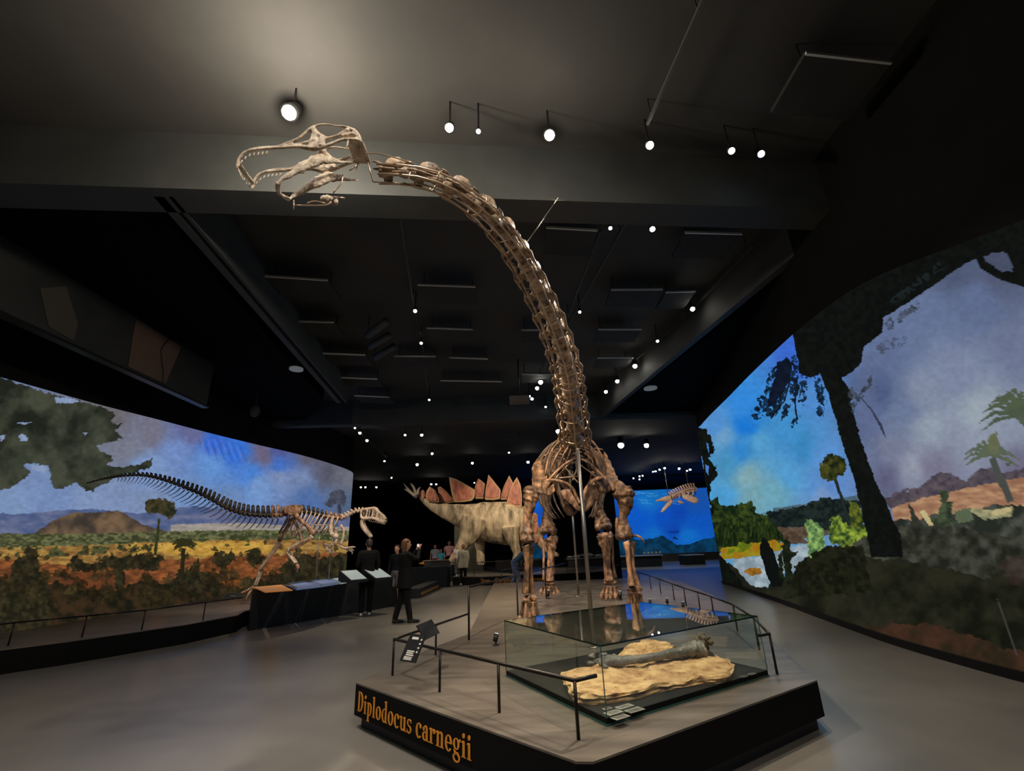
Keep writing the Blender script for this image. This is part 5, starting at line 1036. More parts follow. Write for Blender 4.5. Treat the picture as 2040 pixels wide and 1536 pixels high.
for q, y in ((0, 13.4), (1, 13.95)):
    m_ = M_boneA
    limb('scapula', [(664, 1028, 6), (660, 1040, 7), (658, 1056, 8), (662, 1066, 10)], y, m_, **A)
    limb('coracoid', [(660, 1064, 8), (668, 1068, 12), (674, 1066, 6)], y, m_, **A)
    limb('humerus', [(678, 1046, 7), (684, 1056, 6), (683, 1070, 5), (679, 1084, 7)] if q == 0 else [(668, 1054, 6), (670, 1070, 5), (668, 1084, 6)], y, m_, **A)
    limb('forearm', [(678, 1086, 6), (674, 1092, 5), (668, 1090, 5), (684, 1092, 5)] if False else ([(676, 1086, 6), (682, 1091, 5), (690, 1093, 5)] if q == 0 else [(667, 1086, 5), (655, 1086, 4), (644, 1083, 4)]), y, m_, **A)
    for k in range(3):
        limb('finger', [(690, 1092 + k, 4), (700, 1090 + k * 4, 3.4), (708 - k * 3, 1090 + k * 7, 2)] if q == 0 else [(644, 1084, 4), (650 + k * 4, 1094, 3), (658 + k * 5, 1100 + k * 2, 1.6)], y - .05 + .06 * k, m_, n=8, **A)
# predator skull as struts around real openings
b = MB(); S2 = dep(PY(750, 1030, 14)) / FPX
for dy in (-.13, .13):
    sc = lambda L: [PY(400 + x / 3.84, 850 + y / 3.84, 14) + np.array([0, dy * (1 - .55 * max(0, (x - 1250) / 170)), 0]) for x, y in L]
    for L, w_ in (([(1235, 640), (1270, 632), (1310, 628), (1335, 626), (1352, 645), (1375, 665), (1400, 690), (1412, 712)], [4, 5, 6, 7, 5, 5, 6, 7]), ([(1240, 700), (1265, 705), (1300, 700), (1340, 706), (1370, 722), (1400, 728), (1412, 715)], [5, 6, 5, 6, 8, 8, 7]),
                  ([(1238, 645), (1236, 670), (1240, 702)], [5, 4, 6]), ([(1285, 632), (1280, 662), (1270, 702)], [5, 4, 5]), ([(1330, 630), (1322, 664), (1318, 700)], [5, 4, 6]), ([(1360, 655), (1352, 685), (1356, 714)], [5, 5, 6]), ([(1385, 680), (1378, 720)], [6, 7]), ([(1398, 738), (1392, 748)], [7, 3])):
        b.loft(sc(L), [x * .5 * S2 for x in w_], n=7, sub=2)
b.build('skull', M_boneA, al, remesh=.014, smooth_it=1)
b = MB()
for dy in (-.12, .12):
    sc = lambda L: [PY(400 + x / 3.84, 850 + y / 3.84, 14) + np.array([0, dy * (1 - .6 * max(0, (y - 700) / 150)), 0]) for x, y in L]
    b.loft(sc([(1244, 704), (1238, 735), (1246, 770), (1270, 805), (1292, 830), (1306, 845)]), [x * .5 * S2 for x in (5, 7, 8, 7, 7, 6)], n=8, sub=3, rad2=.5)
b.build('lower_jaw', M_boneA, al, remesh=.014, smooth_it=1)
for k in range(9):
    t = k / 8; p = PY(400 + (1290 + 118 * t) / 3.84, 850 + (716 + 22 * t) / 3.84, 13.88); MB().loft([p, p + np.array([-.01, 0, -.05])], [.012, .002], n=5).build('tooth', M_boneA, al)
    p = PY(400 + (1252 + 50 * t) / 3.84, 850 + (752 + 76 * t) / 3.84, 13.9); MB().loft([p, p + np.array([.035, 0, .03])], [.011, .002], n=5).build('tooth', M_boneA, al)

# ================================================================== PLATED DINOSAUR MODEL
SP = [(-3.1, 24.8), (-3.05, 23.0), (-1.6, 22.0), (1.7, 22.1), (4.6, 23.0), (5.4, 28), (-2.7, 28.5)]
sp = empty('display_platform', (0, 24.5, 0), 'black platform with orange lettering under the plated dinosaur model', 'platform')
MB().prism(SP, 0, .34).build('skirt', M_face, sp, smooth=False); MB().prism(SP, .34, .36).build('deck', M_deck, sp, smooth=False)
a = PZ(968, 1152, .12); lettering('Steen', (a[0], 21.985, .12), (1, .01, 0), (0, 0, 1), (0, -1, 0), .17, parent=sp, fit=.42)
a = PZ(992, 1152, .12); lettering('Stegosaurus stenops', (a[0], 21.985, .10), (1, .025, 0), (0, 0, 1), (0, -1, 0), .19, parent=sp, fit=2.35)
railing('thin rail around the plated dinosaur platform', [(-2.0, 22.3), (4.2, 23.2)], [(-2.0, 22.3), (.1, 22.6), (2.2, 22.9), (4.2, 23.2)], .95, .36)
M_hide = mat('striped_hide', S(84, 74, 56), .7, col2=S(184, 164, 130), scale=1.5, detail=9, stretch=(2.4, 2.4, .6), bump=.5, bscale=16, contrast=(.36, .62))
M_plate = mat('pink_brown_plate', S(118, 64, 46), .6, col2=S(172, 104, 76), scale=5, detail=6, stretch=(1, 1, .6), bump=.3, bscale=22)
M_platerim = mat('ochre_plate_rim', S(150, 118, 82), .6)
st = empty('plated_dinosaur_model', (-.3, 24, .36), 'life size plated dinosaur model with banded tan hide and pinkish back plates', 'dinosaur model')
YS2 = 24.0
def R2(w_, p): return w_ / 2 * dep(p) / FPX
def lp(b, L, y, flat=.8, n=16):
    P = [PY(p[0], p[1], y + (p[3] if len(p) > 3 else 0)) for p in L]; b.loft(P, [R2(p[2], q) for p, q in zip(L, P)], n=n, rad2=flat, sub=4)
b = MB()
lp(b, [(829, 984, 3), (838, 992, 7), (852, 1003, 14), (870, 1012, 22), (892, 1020, 33), (915, 1026, 44), (938, 1032, 58), (960, 1036, 72), (985, 1040, 80), (1010, 1042, 84), (1030, 1045, 76), (1046, 1052, 60), (1060, 1062, 38), (1072, 1074, 24), (1084, 1088, 17), (1096, 1099, 13), (1106, 1104, 11), (1114, 1108, 6)], YS2, .55)
lp(b, [(945, 1032, 50), (940, 1052, 48), (932, 1070, 36), (922, 1084, 24), (914, 1096, 19), (908, 1108, 18), (903, 1118, 20), (900, 1122, 20)], YS2 - .55, .8)
lp(b, [(960, 1040, 46), (958, 1060, 40), (956, 1080, 22), (957, 1100, 17), (958, 1124, 18)], YS2 + .6, .8)
lp(b, [(1018, 1050, 36), (1020, 1070, 28), (1026, 1088, 20), (1030, 1102, 17), (1028, 1112, 14), (1024, 1126, 14)], YS2 - .55, .8)
lp(b, [(1042, 1060, 26), (1046, 1085, 18), (1050, 1105, 14), (1050, 1126, 14)], YS2 + .5, .8)
b.build('body', M_hide, st, remesh=.05, smooth_it=2)
C3 = lambda L: [(780 + x / 5.909, 920 + y / 5.909) for x, y in L]
PLT = [([(335, 410), (332, 355), (350, 330), (385, 335), (402, 400), (385, 450), (350, 450)], .0), ([(405, 440), (403, 390), (412, 345), (450, 288), (515, 335), (562, 430), (560, 480), (500, 480), (440, 470)], -.15),
       ([(562, 480), (555, 400), (543, 300), (575, 288), (650, 350), (720, 430), (745, 480), (650, 490)], .15), ([(745, 480), (712, 400), (692, 290), (676, 180), (760, 200), (880, 268), (982, 330), (978, 420), (945, 460), (850, 475)], -.2),
       ([(985, 440), (975, 330), (990, 260), (1022, 192), (1070, 230), (1108, 265), (1110, 440)], .2), ([(1098, 450), (1105, 340), (1122, 240), (1138, 145), (1215, 240), (1285, 330), (1280, 440), (1200, 455)], -.1),
       ([(1285, 450), (1290, 380), (1320, 290), (1385, 155), (1432, 250), (1428, 350), (1380, 450)], .15), ([(1350, 490), (1395, 330), (1430, 250), (1475, 175), (1520, 270), (1538, 400), (1536, 540), (1440, 540)], -.25),
       ([(1655, 690), (1660, 600), (1700, 600), (1725, 640), (1720, 700), (1690, 740)], -.2), ([(1665, 800), (1680, 720), (1725, 705), (1728, 780), (1710, 850), (1670, 860)], -.2), ([(1690, 960), (1690, 860), (1730, 860), (1735, 910), (1715, 960)], -.2)]
for k, (L, dy) in enumerate(PLT):
    c = np.mean(np.array(C3(L)), 0); big = [PY(*p, YS2 + dy) for p in C3(L)]; g = sum(big) / len(big)
    o = MB().slab(big, (0, .07, 0)).build('back_plate', M_platerim, st, remesh=.028, smooth_it=2)
    MB().slab([g + (p - g) * .82 for p in big], (0, .12, 0)).build('plate_skin', M_plate, o, remesh=.028, smooth_it=3)
for L in ([(300, 420), (220, 350), (135, 250)], [(290, 410), (200, 345), (150, 320)], [(300, 400), (260, 300), (220, 250)], [(310, 390), (320, 330), (345, 295)]):
    P = [PY(x, y, YS2 - .1) for x, y in C3(L)]; MB().loft(P, [.10, .07, .015], n=8, sub=4).build('tail_spike', mat('grey_spike', S(120, 112, 96), .5), st)
for y, px in ((YS2 - .55, 903), (YS2 + .6, 958), (YS2 - .55, 1023), (YS2 + .5, 1050)):
    p = PY(px, 1126, y); 
    for k in range(3): MB().ball((p[0] + .1 * (k - 1) + .03, p[1] - .16, p[2] - .0 + .04), (.05, .06, .05), 8, 6).build('toe_nail', mat('grey_spike'), st)

# ================================================================== SWIMMING REPTILE SKELETON in front of the ocean
pl = empty('marine_reptile_skeleton', PY(1360, 985, 36), 'pale long snouted marine reptile skeleton hanging open jawed before the ocean print', 'dinosaur skeleton')
def P4(L): return [(1280 + x / 6.679, 900 + y / 6.679) for x, y in L]
M4 = mat('pale_peach_bone', S(176, 140, 116), .55, col2=S(224, 190, 164), scale=3, bump=.2)
def ll(name, L, y=36, m=M4, flat=.7): return limb(name, [(*p, w_ * 1.6) for p, w_ in zip(P4([q[:2] for q in L]), [q[2] for q in L])], y, m, flat=flat, parent=pl, n=9, sub=3)
ll('skull', [(170, 658, 1), (230, 640, 3.5), (290, 632, 6), (340, 625, 8), (375, 615, 7)]); ll('lower_jaw', [(390, 645, 4), (360, 680, 6), (310, 735, 5), (250, 805, 2.5)])
for i in range(11):
    t = i / 11; q0 = P4([(385 + 330 * t, 612 - 110 * math.sin(t * 1.6))])[0]; q1 = P4([(385 + 330 * (t + .08), 612 - 110 * math.sin((t + .08) * 1.6))])[0]
    vertebra(PY(*q0, 36), PY(*q1, 36), .22, 'tail', M4, pl, k=i, spine=.8, wing=1, ring=7)
for i in range(8):
    x = 480 + i * 30; y = 560 - i * 8; ll('rib', [(x, y, 1.6), (x + 14, y + 26, 1.6), (x + 6, y + 60 + i * 2, 1)], 36 + (.4 if i % 2 else -.4))
ll('shoulder_blade', [(470, 650, 2), (500, 672, 4), (550, 678, 2)]); ll('front_flipper', [(530, 575, 4), (570, 600, 7), (630, 620, 9), (690, 640, 9), (740, 655, 5)], 35.4, flat=.3); ll('pelvic_bone', [(600, 560, 3), (640, 590, 4), (690, 600, 3)])
for px, py in ((1332, 992), (1372, 974)):
    a = PY(px, py, 36); MB().loft([a, (a[0], a[1], ZC)], .03, n=6).build('hanging_rod', M_steel, pl)
# low tables by the ocean
def table(label, x0, x1, yd, z, m_top, dpt=1.6):
    a, b2 = PY(x0, 1100, yd)[0], PY(x1, 1100, yd)[0]; e = empty('exhibit_table', ((a + b2) / 2, yd + dpt / 2, 0), label, 'table')
    box('top', (a, yd, z - .06), (b2, yd + dpt, z), m_top, e); box('body', (a + .1, yd + .1, 0), (b2 - .1, yd + dpt - .1, z - .06), M_black, e); return a, b2
M_gtop = mat('grey_table_top', S(150, 156, 160), .4)
table('long pale topped table with shells by the ocean print, left of the forelimb', 1128, 1207, 31.0, .78, M_gtop)
ta, tb = table('pale topped table with little glass domes in front of the ocean', 1233, 1320, 33.5, .74, M_gtop)
for k in range(5):
    x = PY(1284 + 8 * k, 1095, 34)[0]; e = empty('glass_dome', (x, 34.2, .74), 'small clear glass dome on the pale table by the ocean, ' + ('leftmost', 'second from left', 'middle', 'second from right', 'rightmost')[k], 'display dome', 'glass domes on the ocean table')
    MB().loft([(x, 34.2, .74), (x, 34.2, 1.25)], .12, n=12).build('dome', M_glass, e); MB().ball((x, 34.2, .86), .08, 8, 6, rough=.4, seed=k).build('specimen', M4, e)
for k, (px, s_) in enumerate(((1150, .2), (1170, .3), (1192, .2), (1135, .15))):
    x = PY(px, 1100, 31.6)[0]; o = MB().ball((x, 31.7, .78 + s_ * .45), (s_ * 1.3, s_ * .7, s_ * .45), 10, 7, rough=.5, seed=k).build('shell_fossil', mat('pinkish_shell', S(168, 130, 112), .5, col2=S(206, 200, 190), scale=3)); tag(o, 'rounded shell like fossil on the long pale table, ' + ('second from left', 'largest', 'rightmost', 'leftmost')[k], 'fossil', 'fossils on the ocean table')
e5 = empty('bench', (12.6, 35, 0), 'low black bench with pale top edge beside the right print near the ocean', 'bench')
xa, xb = PY(1362, 1100, 34)[0], PY(1402, 1100, 34)[0]
box('body', (xa, 34, 0), (xb, 35.2, .6), M_black, e5); box('top', (xa, 34, .6), (xb, 35.2, .65), M_gtop, e5)
lamp('spot_beam', 'SPOT', (9, 30, 6.8), (9.5, 33.6, .7), 700, COOL, angle=80)
# second desk with coloured panels
DQ = [(-4.75, 21.0), (-3.15, 21.9), (-3.05, 22.3), (-3.5, 22.6), (-5.2, 21.9)]
d2 = empty('exhibit_desk', (-3.3, 20.6, 0), 'distant black desk with an orange corner and white strip before the plated dinosaur', 'desk')
MB().prism(DQ, 0, .82).build('body', M_black, d2, smooth=False); MB().prism(DQ, .82, .85).build('top', mat('satin_black_top'), d2, smooth=False)
MB().prism([PZ(x, y, .85)[:2] for x, y in ((834, 1123), (848, 1125), (858, 1119), (846, 1118))], .85, .87).build('orange_panel', mat('lit_orange_panel'), d2, smooth=False)
MB().prism([PZ(x, y, .85)[:2] for x, y in ((873, 1119), (888, 1120), (897, 1118), (882, 1117))], .85, .87).build('white_panel', M_pale, d2, smooth=False)
MB().prism([PZ(x, y, .85)[:2] for x, y in ((888, 1122), (906, 1122), (910, 1120), (892, 1120))], .85, .87).build('cream_panel', mat('cream_panel', S(190, 160, 110), .5, emis=S(190, 160, 110), estr=.2), d2, smooth=False)
fl = empty('lettered_plinth', (-2.9, 17.6, 0), 'low black plinth with yellow stripe behind the woman in black', 'plinth')
a, b_ = PZ(835, 1192, 0), PZ(876, 1172, 0); t = (b_ - a)[:2] / np.linalg.norm((b_ - a)[:2]); n = np.array([-t[1], t[0]])
MB().prism([a[:2], b_[:2], b_[:2] + n * .5, a[:2] + n * .5], 0, .3).build('body', M_black, fl, smooth=False)
MB().slab([np.array([*(a[:2] + t * .3 - n * .004), .06]), np.array([*(b_[:2] - t * .3 - n * .004), .06]), np.array([*(b_[:2] - t * .3 - n * .004), .16]), np.array([*(a[:2] + t * .3 - n * .004), .16])], (n[0] * .004, n[1] * .004, 0)).build('yellow_stripe', mat('ochre_stripe', S(170, 128, 40), .6), fl, smooth=False)
# raised gallery and counter where the family stands
struct(box('trim_10', (-9, 25.6, 0), (-3.12, 31, .18), M_black))
ct = empty('counter', (-4, 26, .18), 'distant dark counter with thin pale edge where a family leans', 'counter')
q0, q1 = PY(845, 1108, 25.8), PY(901, 1104, 25.8)
box('body', (q0[0], 25.8, .18), (q1[0], 26.6, 1.02), M_black, ct); box('top', (q0[0] - .05, 25.75, 1.02), (q1[0] + .05, 26.65, 1.06), mat('pale_counter_top', S(110, 96, 84), .5), ct)
wp = PY(955, 1090, 33)
struct(box('wall_screen', (PY(905, 1090, 34)[0], 34, 0), (PY(962, 1090, 34)[0], 34.2, 3.6), mat('olive_grey_wall', S(84, 82, 66), .8, col2=S(96, 94, 76))))
lamp('spot_beam', 'SPOT', (-3.2, 31.5, 6.0), (-3.4, 33.8, 1.5), 260, NEUT, angle=50)

# ================================================================== PEOPLE
SKIN = mat('skin', S(196, 148, 120), .5, col2=S(182, 132, 106), scale=12)
def person(label, x, y, h, face, top, legs, hair, z=0, voxel=.012, pose=None, long_hair=False, shorts=False, shoe=None, sleeves='long', coat=0, group=None, held=None):
    """face: direction faced in degrees, 0 = away from the camera (+y)"""
    J = dict(lean=0, sh=.19, hip=.09, LE=(-.25, 0, 1.14), LW=(-.24, .10, .89), RE=(.25, 0, 1.14), RW=(.24, .10, .89), LK=(-.10, .02, .49), LA=(-.10, -.02, .08), RK=(.10, .04, .49), RA=(.10, .06, .08), head=(0, .02, 1.635), chest=(0, 0, 1.32), look=0)
    J.update(pose or {})
    e = empty('person', (x, y, z), label, 'person', group); s = h / 1.75; ca, sa = math.cos(math.radians(face)), math.sin(math.radians(face))
    W = lambda p: np.array([x + (p[0] * ca - p[1] * sa) * s, y + (p[0] * sa + p[1] * ca) * s, z + p[2] * s])
    refW = W((0, 1, 0)) - W((0, 0, 0)); refW /= np.linalg.norm(refW)
    V = np.array; head = V(J['head']); ch = V(J['chest']); pel = V((0, 0, .95)); shc = ch + V((0, 0, .10)) if not J['lean'] else ch
    axis = (ch - pel) / np.linalg.norm(ch - pel); neck = ch + axis * .17
    LS, RS = ch + axis * .09 + V((-J['sh'], 0, 0)), ch + axis * .09 + V((J['sh'], 0, 0))
    def L(b, pts, r, flat=1, n=10, sub=3): b.loft([W(p) for p in pts], [q * s for q in r], rad2=flat, n=n, sub=sub, ref=refW)
    b = MB()
    L(b, [pel - axis * .08, pel, (pel + ch) / 2, ch, ch + axis * .10, ch + axis * .15], [.13, .155, .135, .165, .16, .08], .62, 14)
    L(b, [ch + axis * .10, neck, head - V((0, .01, .03))], [.075, .052, .052])
    hd = head; L(b, [hd + V((0, .012, -.125)), hd + V((0, .015, -.10)), hd + V((0, .012, -.05)), hd, hd + V((0, -.008, .05)), hd + V((0, -.012, .09)), hd + V((0, -.012, .112))], [.03, .048, .064, .074, .073, .054, .02], 1.22, 14)
    b.loft([W(hd + V((0, .075, .015))), W(hd + V((0, .108, -.022))), W(hd + V((0, .085, -.034)))], [.008 * s, .014 * s, .01 * s], n=6)
    L(b, [hd + V((-.018, .082, -.062)), hd + V((0, .092, -.060)), hd + V((.018, .082, -.062))], [.006, .009, .006], 1, 6)
    for q in (-1, 1): b.ball(W(hd + V((q * .076, -.005, -.005))), (.012 * s, .018 * s, .028 * s), 6, 5)
    for S_, E_, W_, q in ((LS, V(J['LE']), V(J['LW']), -1), (RS, V(J['RE']), V(J['RW']), 1)):
        L(b, [ch + axis * .1 + V((q * .08, 0, 0)), S_, (S_ + E_) / 2, E_, (E_ + W_) / 2, W_], [.05, .056, .044, .037, .034, .024])
        d = (W_ - E_) / np.linalg.norm(W_ - E_); sd = np.cross(d, V((0, 1, 0))); sd = sd / (np.linalg.norm(sd) + 1e-6); nn = np.cross(sd, d)
        L(b, [W_, W_ + d * .03, W_ + d * .075, W_ + d * .09], [.026, .034, .038, .034], .5, 8)
        for k, (o_, ln) in enumerate(((-.028, .060), (-.010, .072), (.009, .068), (.027, .052))):
            p0 = W_ + d * .082 + sd * o_; L(b, [p0, p0 + d * ln * .5 + nn * .006, p0 + d * ln * .85 + nn * .022], [.0095, .009, .007], 1, 6, 2)
        p0 = W_ + d * .03 + sd * q * -.030; L(b, [p0, p0 + d * .03 + sd * q * -.022, p0 + d * .055 + sd * q * -.026 + nn * .008], [.012, .011, .008], 1, 6, 2)
    for K_, A_2, q in ((V(J['LK']), V(J['LA']), -1), (V(J['RK']), V(J['RA']), 1)):
        L(b, [pel + V((q * .08, 0, -.02)), (pel + V((q * .09, 0, 0)) + K_) / 2, K_, (K_ * .62 + A_2 * .38) + V((0, -.015, 0)), A_2], [.088, .074, .050, .044, .032])
        L(b, [A_2, A_2 + V((0, .02, -.04)), A_2 + V((0, .12, -.055))], [.036, .036, .028], .8)
    b.build('body', SKIN, e, remesh=voxel, smooth_it=1)
    t = MB(); g = .016 + coat * .25
    L(t, [pel - axis * (.06 + coat), pel, (pel + ch) / 2, ch, ch + axis * .10, ch + axis * .165], [.155 + g + coat * .2, .16 + g, .145 + g, .172 + g, .165 + g, .07], .66, 14)
    for S_, E_, W_, q in ((LS, V(J['LE']), V(J['LW']), -1), (RS, V(J['RE']), V(J['RW']), 1)):
        end = W_ if sleeves == 'long' else E_ * .5 + S_ * .5
        L(t, [ch + axis * .1 + V((q * .06, 0, 0)), S_, (S_ + E_) / 2, E_, (E_ + W_) / 2, W_] if sleeves == 'long' else [ch + axis * .1 + V((q * .06, 0, 0)), S_, end], [.07, .07, .058, .05, .045, .036] if sleeves == 'long' else [.07, .072, .066])
    t.build('top', top, e, remesh=max(voxel, .012), smooth_it=1)
    t = MB(); L(t, [pel + V((0, 0, .06)), pel, pel - V((0, 0, .09))], [.165, .172, .15], .72, 14)
    for K_, A_2, q in ((V(J['LK']), V(J['LA']), -1), (V(J['RK']), V(J['RA']), 1)):
        H_ = pel + V((q * .085, 0, -.04))
        if shorts: L(t, [H_, (H_ + K_) / 2, K_ + V((0, 0, .05))], [.10, .092, .08])
        else: L(t, [H_, (H_ + K_) / 2, K_, (K_ + A_2) / 2, A_2 + V((0, 0, .0))], [.10, .090, .072, .068, .060])
    t.build('trousers' if not shorts else 'shorts', legs, e, remesh=max(voxel, .012), smooth_it=1)
    for A_2, q in ((V(J['LA']), -1), (V(J['RA']), 1)):
        t = MB(); L(t, [A_2 + V((0, -.05, -.03)), A_2 + V((0, .02, -.028)), A_2 + V((0, .11, -.042)), A_2 + V((0, .19, -.052)), A_2 + V((0, .215, -.056))], [.036, .048, .048, .036, .012], .8, 10)
        zb = z + A_2[2] * s - .08 * s; t.v = [(v[0], v[1], max(v[2], zb + .002)) for v in t.v]; t.build('shoe', shoe or M_black, e)
    t = MB(); c = head + V((0, -.022, .022)); L(t, [c + V((0, -.02, -.08 - (.16 if long_hair else 0))), c + V((0, -.035, -.05)), c + V((0, -.012, .0)), c + V((0, 0, .05)), c + V((0, -.004, .085)), c + V((0, -.004, .105))], [.05 if long_hair else .045, .072, .084, .082, .058, .02], 1.15, 12)
    t.build('hair', hair, e, remesh=.012, smooth_it=1)
    if held:
        hp = V(held); b = MB(); c = W(hp); up = np.array([0, 0, 1.]); side = W((1, 0, 0)) - W((0, 0, 0)); side /= np.linalg.norm(side)
        b.slab([c - side * .075 - up * .037, c + side * .075 - up * .037, c + side * .075 + up * .037, c - side * .075 + up * .037], refW * .009); ph = b.build('phone', M_black, None, smooth=False); tag(ph, 'phone raised before the face of the woman in black', 'phone')
        MB().slab([c - side * .07 - up * .033 - refW * .006, c + side * .07 - up * .033 - refW * .006, c + side * .07 + up * .033 - refW * .006, c - side * .07 + up * .033 - refW * .006], refW * .002).build('screen', mat('phone_screen', S(200, 190, 180), .3, emis=S(220, 205, 190), estr=.9), ph, smooth=False)
    return e
CB = mat('black_cloth', S(15, 15, 16), .9, col2=S(20, 20, 21), scale=20, spec=.2); CN = mat('dark_navy_cloth', S(18, 19, 24), .9, spec=.2); CG = mat('grey_cloth', S(92, 92, 98), .85)
HB = mat('brown_hair', S(84, 54, 32), .6, col2=S(116, 76, 46), scale=30); HD = mat('dark_hair', S(34, 26, 20), .6); CBG = mat('beige_jacket', S(150, 144, 124), .85, col2=S(132, 126, 108), scale=6)
CJ = mat('blue_denim', S(56, 66, 96), .85, col2=S(96, 110, 144), scale=5); CW = mat('striped_white_shirt', S(186, 192, 198), .85, col2=S(120, 136, 158), scale=1.4, stretch=(.2, .2, 26)); CC = mat('cyan_shirt', S(60, 176, 204), .8); CP = mat('pink_top', S(214, 160, 160), .8); CK = mat('blue_shirt', S(44, 74, 104), .8)
WS = mat('white_shoe', S(206, 204, 198), .6); BS = mat('brown_shoe', S(120, 74, 56), .6)
p = PZ(727, 1228, 0); person('person in black with pale soled shoes standing before the long desk', p[0], p[1], 1.84, 25, CB, CB, HD, voxel=.01, shoe=WS, pose=dict(LE=(-.24, .05, 1.14), LW=(-.12, .24, 1.12), RW=(.18, .16, .92)))
p = PZ(803, 1242, 0); person('person in black coat with brown hair photographing with a raised phone', p[0], p[1], 1.76, -58, CB, CB, HB, voxel=.01, long_hair=True, coat=.18, held=(.0, .30, 1.60),
                            pose=dict(LE=(-.22, .20, 1.30), LW=(-.09, .30, 1.52), RE=(.22, .20, 1.30), RW=(.09, .30, 1.52), LA=(-.10, -.16, .08), LK=(-.1, -.04, .49), RA=(.10, .12, .08)))
p = PZ(787, 1208, 0); person('person in dark top and grey shorts half hidden behind the phone photographer', p[0], p[1], 1.70, 160, CN, CG, HD, voxel=.012, shorts=True, shoe=M_black)
p = PZ(923, 1166, 0); person('person in open beige jacket and dark trousers walking beneath the plated tail', p[0], p[1], 1.74, 20, CBG, CB, HB, voxel=.014, shoe=WS, coat=.16)
p = PZ(913, 1141, .36); person('young person in pale top and grey trousers standing on the plated dinosaur platform', PY(913, 1141, 23.35)[0], 23.35, 1.38, 190, mat('pale_grey_top', S(170, 168, 170), .8), CG, HB, z=.36, voxel=.014, shoe=WS, sleeves='short')
zg = .18
p = PY(867, 1090, 27.0); person('child in striped pale shirt behind the counter, leftmost of the family', p[0], 27.0, 1.66, 180, CW, mat('red_trousers', S(120, 30, 34), .8), HD, z=zg, voxel=.016, sleeves='short')
p = PY(879, 1090, 27.0); person('small child in bright cyan shirt behind the counter', p[0], 27.0, 1.42, 180, CC, CN, HB, z=zg, voxel=.016, sleeves='short', pose=dict(LW=(-.15, .26, 1.10), RW=(.15, .26, 1.10)))
p = PY(895, 1090, 27.3); person('person in pink top leaning over the counter beside the children', p[0], 27.3, 1.84, 185, CP, CN, HD, z=zg, voxel=.016, sleeves='short', pose=dict(LW=(-.20, .25, 1.0), RW=(.20, .25, 1.0)))
p = PZ(1026, 1174, 0); person('person in blue jeans and blue shirt bending behind the front foot bones', p[0], p[1], 1.78, -80, CK, CJ, HB, voxel=.014, shoe=BS,
                            pose=dict(lean=1, chest=(0, .30, 1.18), head=(0, .60, 1.36), LE=(-.22, .42, 1.02), LW=(-.16, .55, .82), RE=(.22, .42, 1.02), RW=(.16, .55, .82), LA=(-.10, -.12, .08), RA=(.1, .22, .08), RK=(.1, .14, .49)))

# ================================================================== CEILING LAMPS AND TRACKS
def fixture(px, py, r, lens, label, group, z=ZL, aimup=0):
    c = PZ(px, py, z)
    while c[1] > 47: z -= .25; c = PZ(px, py, z)
    R_ = max(.03, r * dep(c) / FPX); e = empty('track_spotlight', c, label, 'spotlight', group)
    d = np.array([-c[0] * .05, -1.0, -1.6 + aimup]) if c[1] > 3 else np.array([0, .3, -1.]); d /= np.linalg.norm(d)
    MB().loft([c - d * R_ * 3.2, c - d * R_ * .3], [R_ * .9, R_ * 1.15], n=14).build('housing', M_black, e)
    MB().ball(c - d * R_ * .25, R_ * .92, 12, 8).build('lens', lens, e)
    MB().loft([c - d * R_ * 2.0, c - d * R_ * 2.0 + np.array([0, 0, R_ * 2]), (c[0] - d[0] * R_ * 2, c[1] - d[1] * R_ * 2, ZC)], .012, n=6).build('stem', M_black, e)
    return e
NEARL = [(575, 225, 15, M_lens, 'brightest spotlight glaring above the long skull'), (895, 255, 9, M_lens, 'bright spotlight second from the left in the near row'), (953, 262, 5, M_lensD, 'small ring shaped lamp between two glaring ones'), (1095, 270, 11, M_lens, 'large glaring spotlight above the middle of the neck'),
         (1295, 290, 8, M_lens, 'warm spotlight to the right of the large glaring one'), (1458, 301, 7, M_lensD, 'small ring lamp near the right end of the near row'), (1517, 307, 7, M_lensB, 'bluish streak lamp at the right end of the near row')]
for px, py, r, m, l in NEARL: fixture(px, py, r, m, l, 'spotlights of the near ceiling row')
MIDL = [(998, 441, 4, M_lensD, 'small lamp just behind the curve of the neck'), (1216, 455, 5, M_lensD, 'flat dim lamp left of a bright one under the near beam'), (1300, 457, 7, M_lens, 'bright warm lamp just under the near beam'), (827, 620, 5, M_lensD, 'small lamp on the middle left track, upper one'), (839, 684, 4, M_lensD, 'small lamp on the middle left track, lower one'),
        (1155, 622, 4, M_lensD, 'lone small lamp right beside the neck'), (1380, 616, 6, M_lens, 'warm lamp highest on the right side track'), (1310, 680, 4, M_lensD, 'dim lamp second on the right side track'), (1265, 730, 6, M_lens, 'warm lamp third on the right side track'), (1230, 760, 5, M_lens, 'lamp fourth on the right side track'), (1207, 781, 4.5, M_lens, 'lamp lowest on the right side track'),
        (1077, 762, 6, M_lens, 'warm lamp upper of a cluster left of the neck'), (1070, 774, 5, M_lens, 'warm lamp lower of a cluster left of the neck'), (1054, 790, 4, M_lensB, 'bluish lamp, left of a close pair'), (1060, 795, 4, M_lensB, 'bluish lamp, right of a close pair'), (1087, 811, 3, M_lensD, 'tiny lamp beneath the bluish pair'), (855, 797, 3, M_lensD, 'tiny lone lamp above the far beam')]
for px, py, r, m, l in MIDL: fixture(px, py, r * .8, m, l, 'spotlights between the ceiling beams')
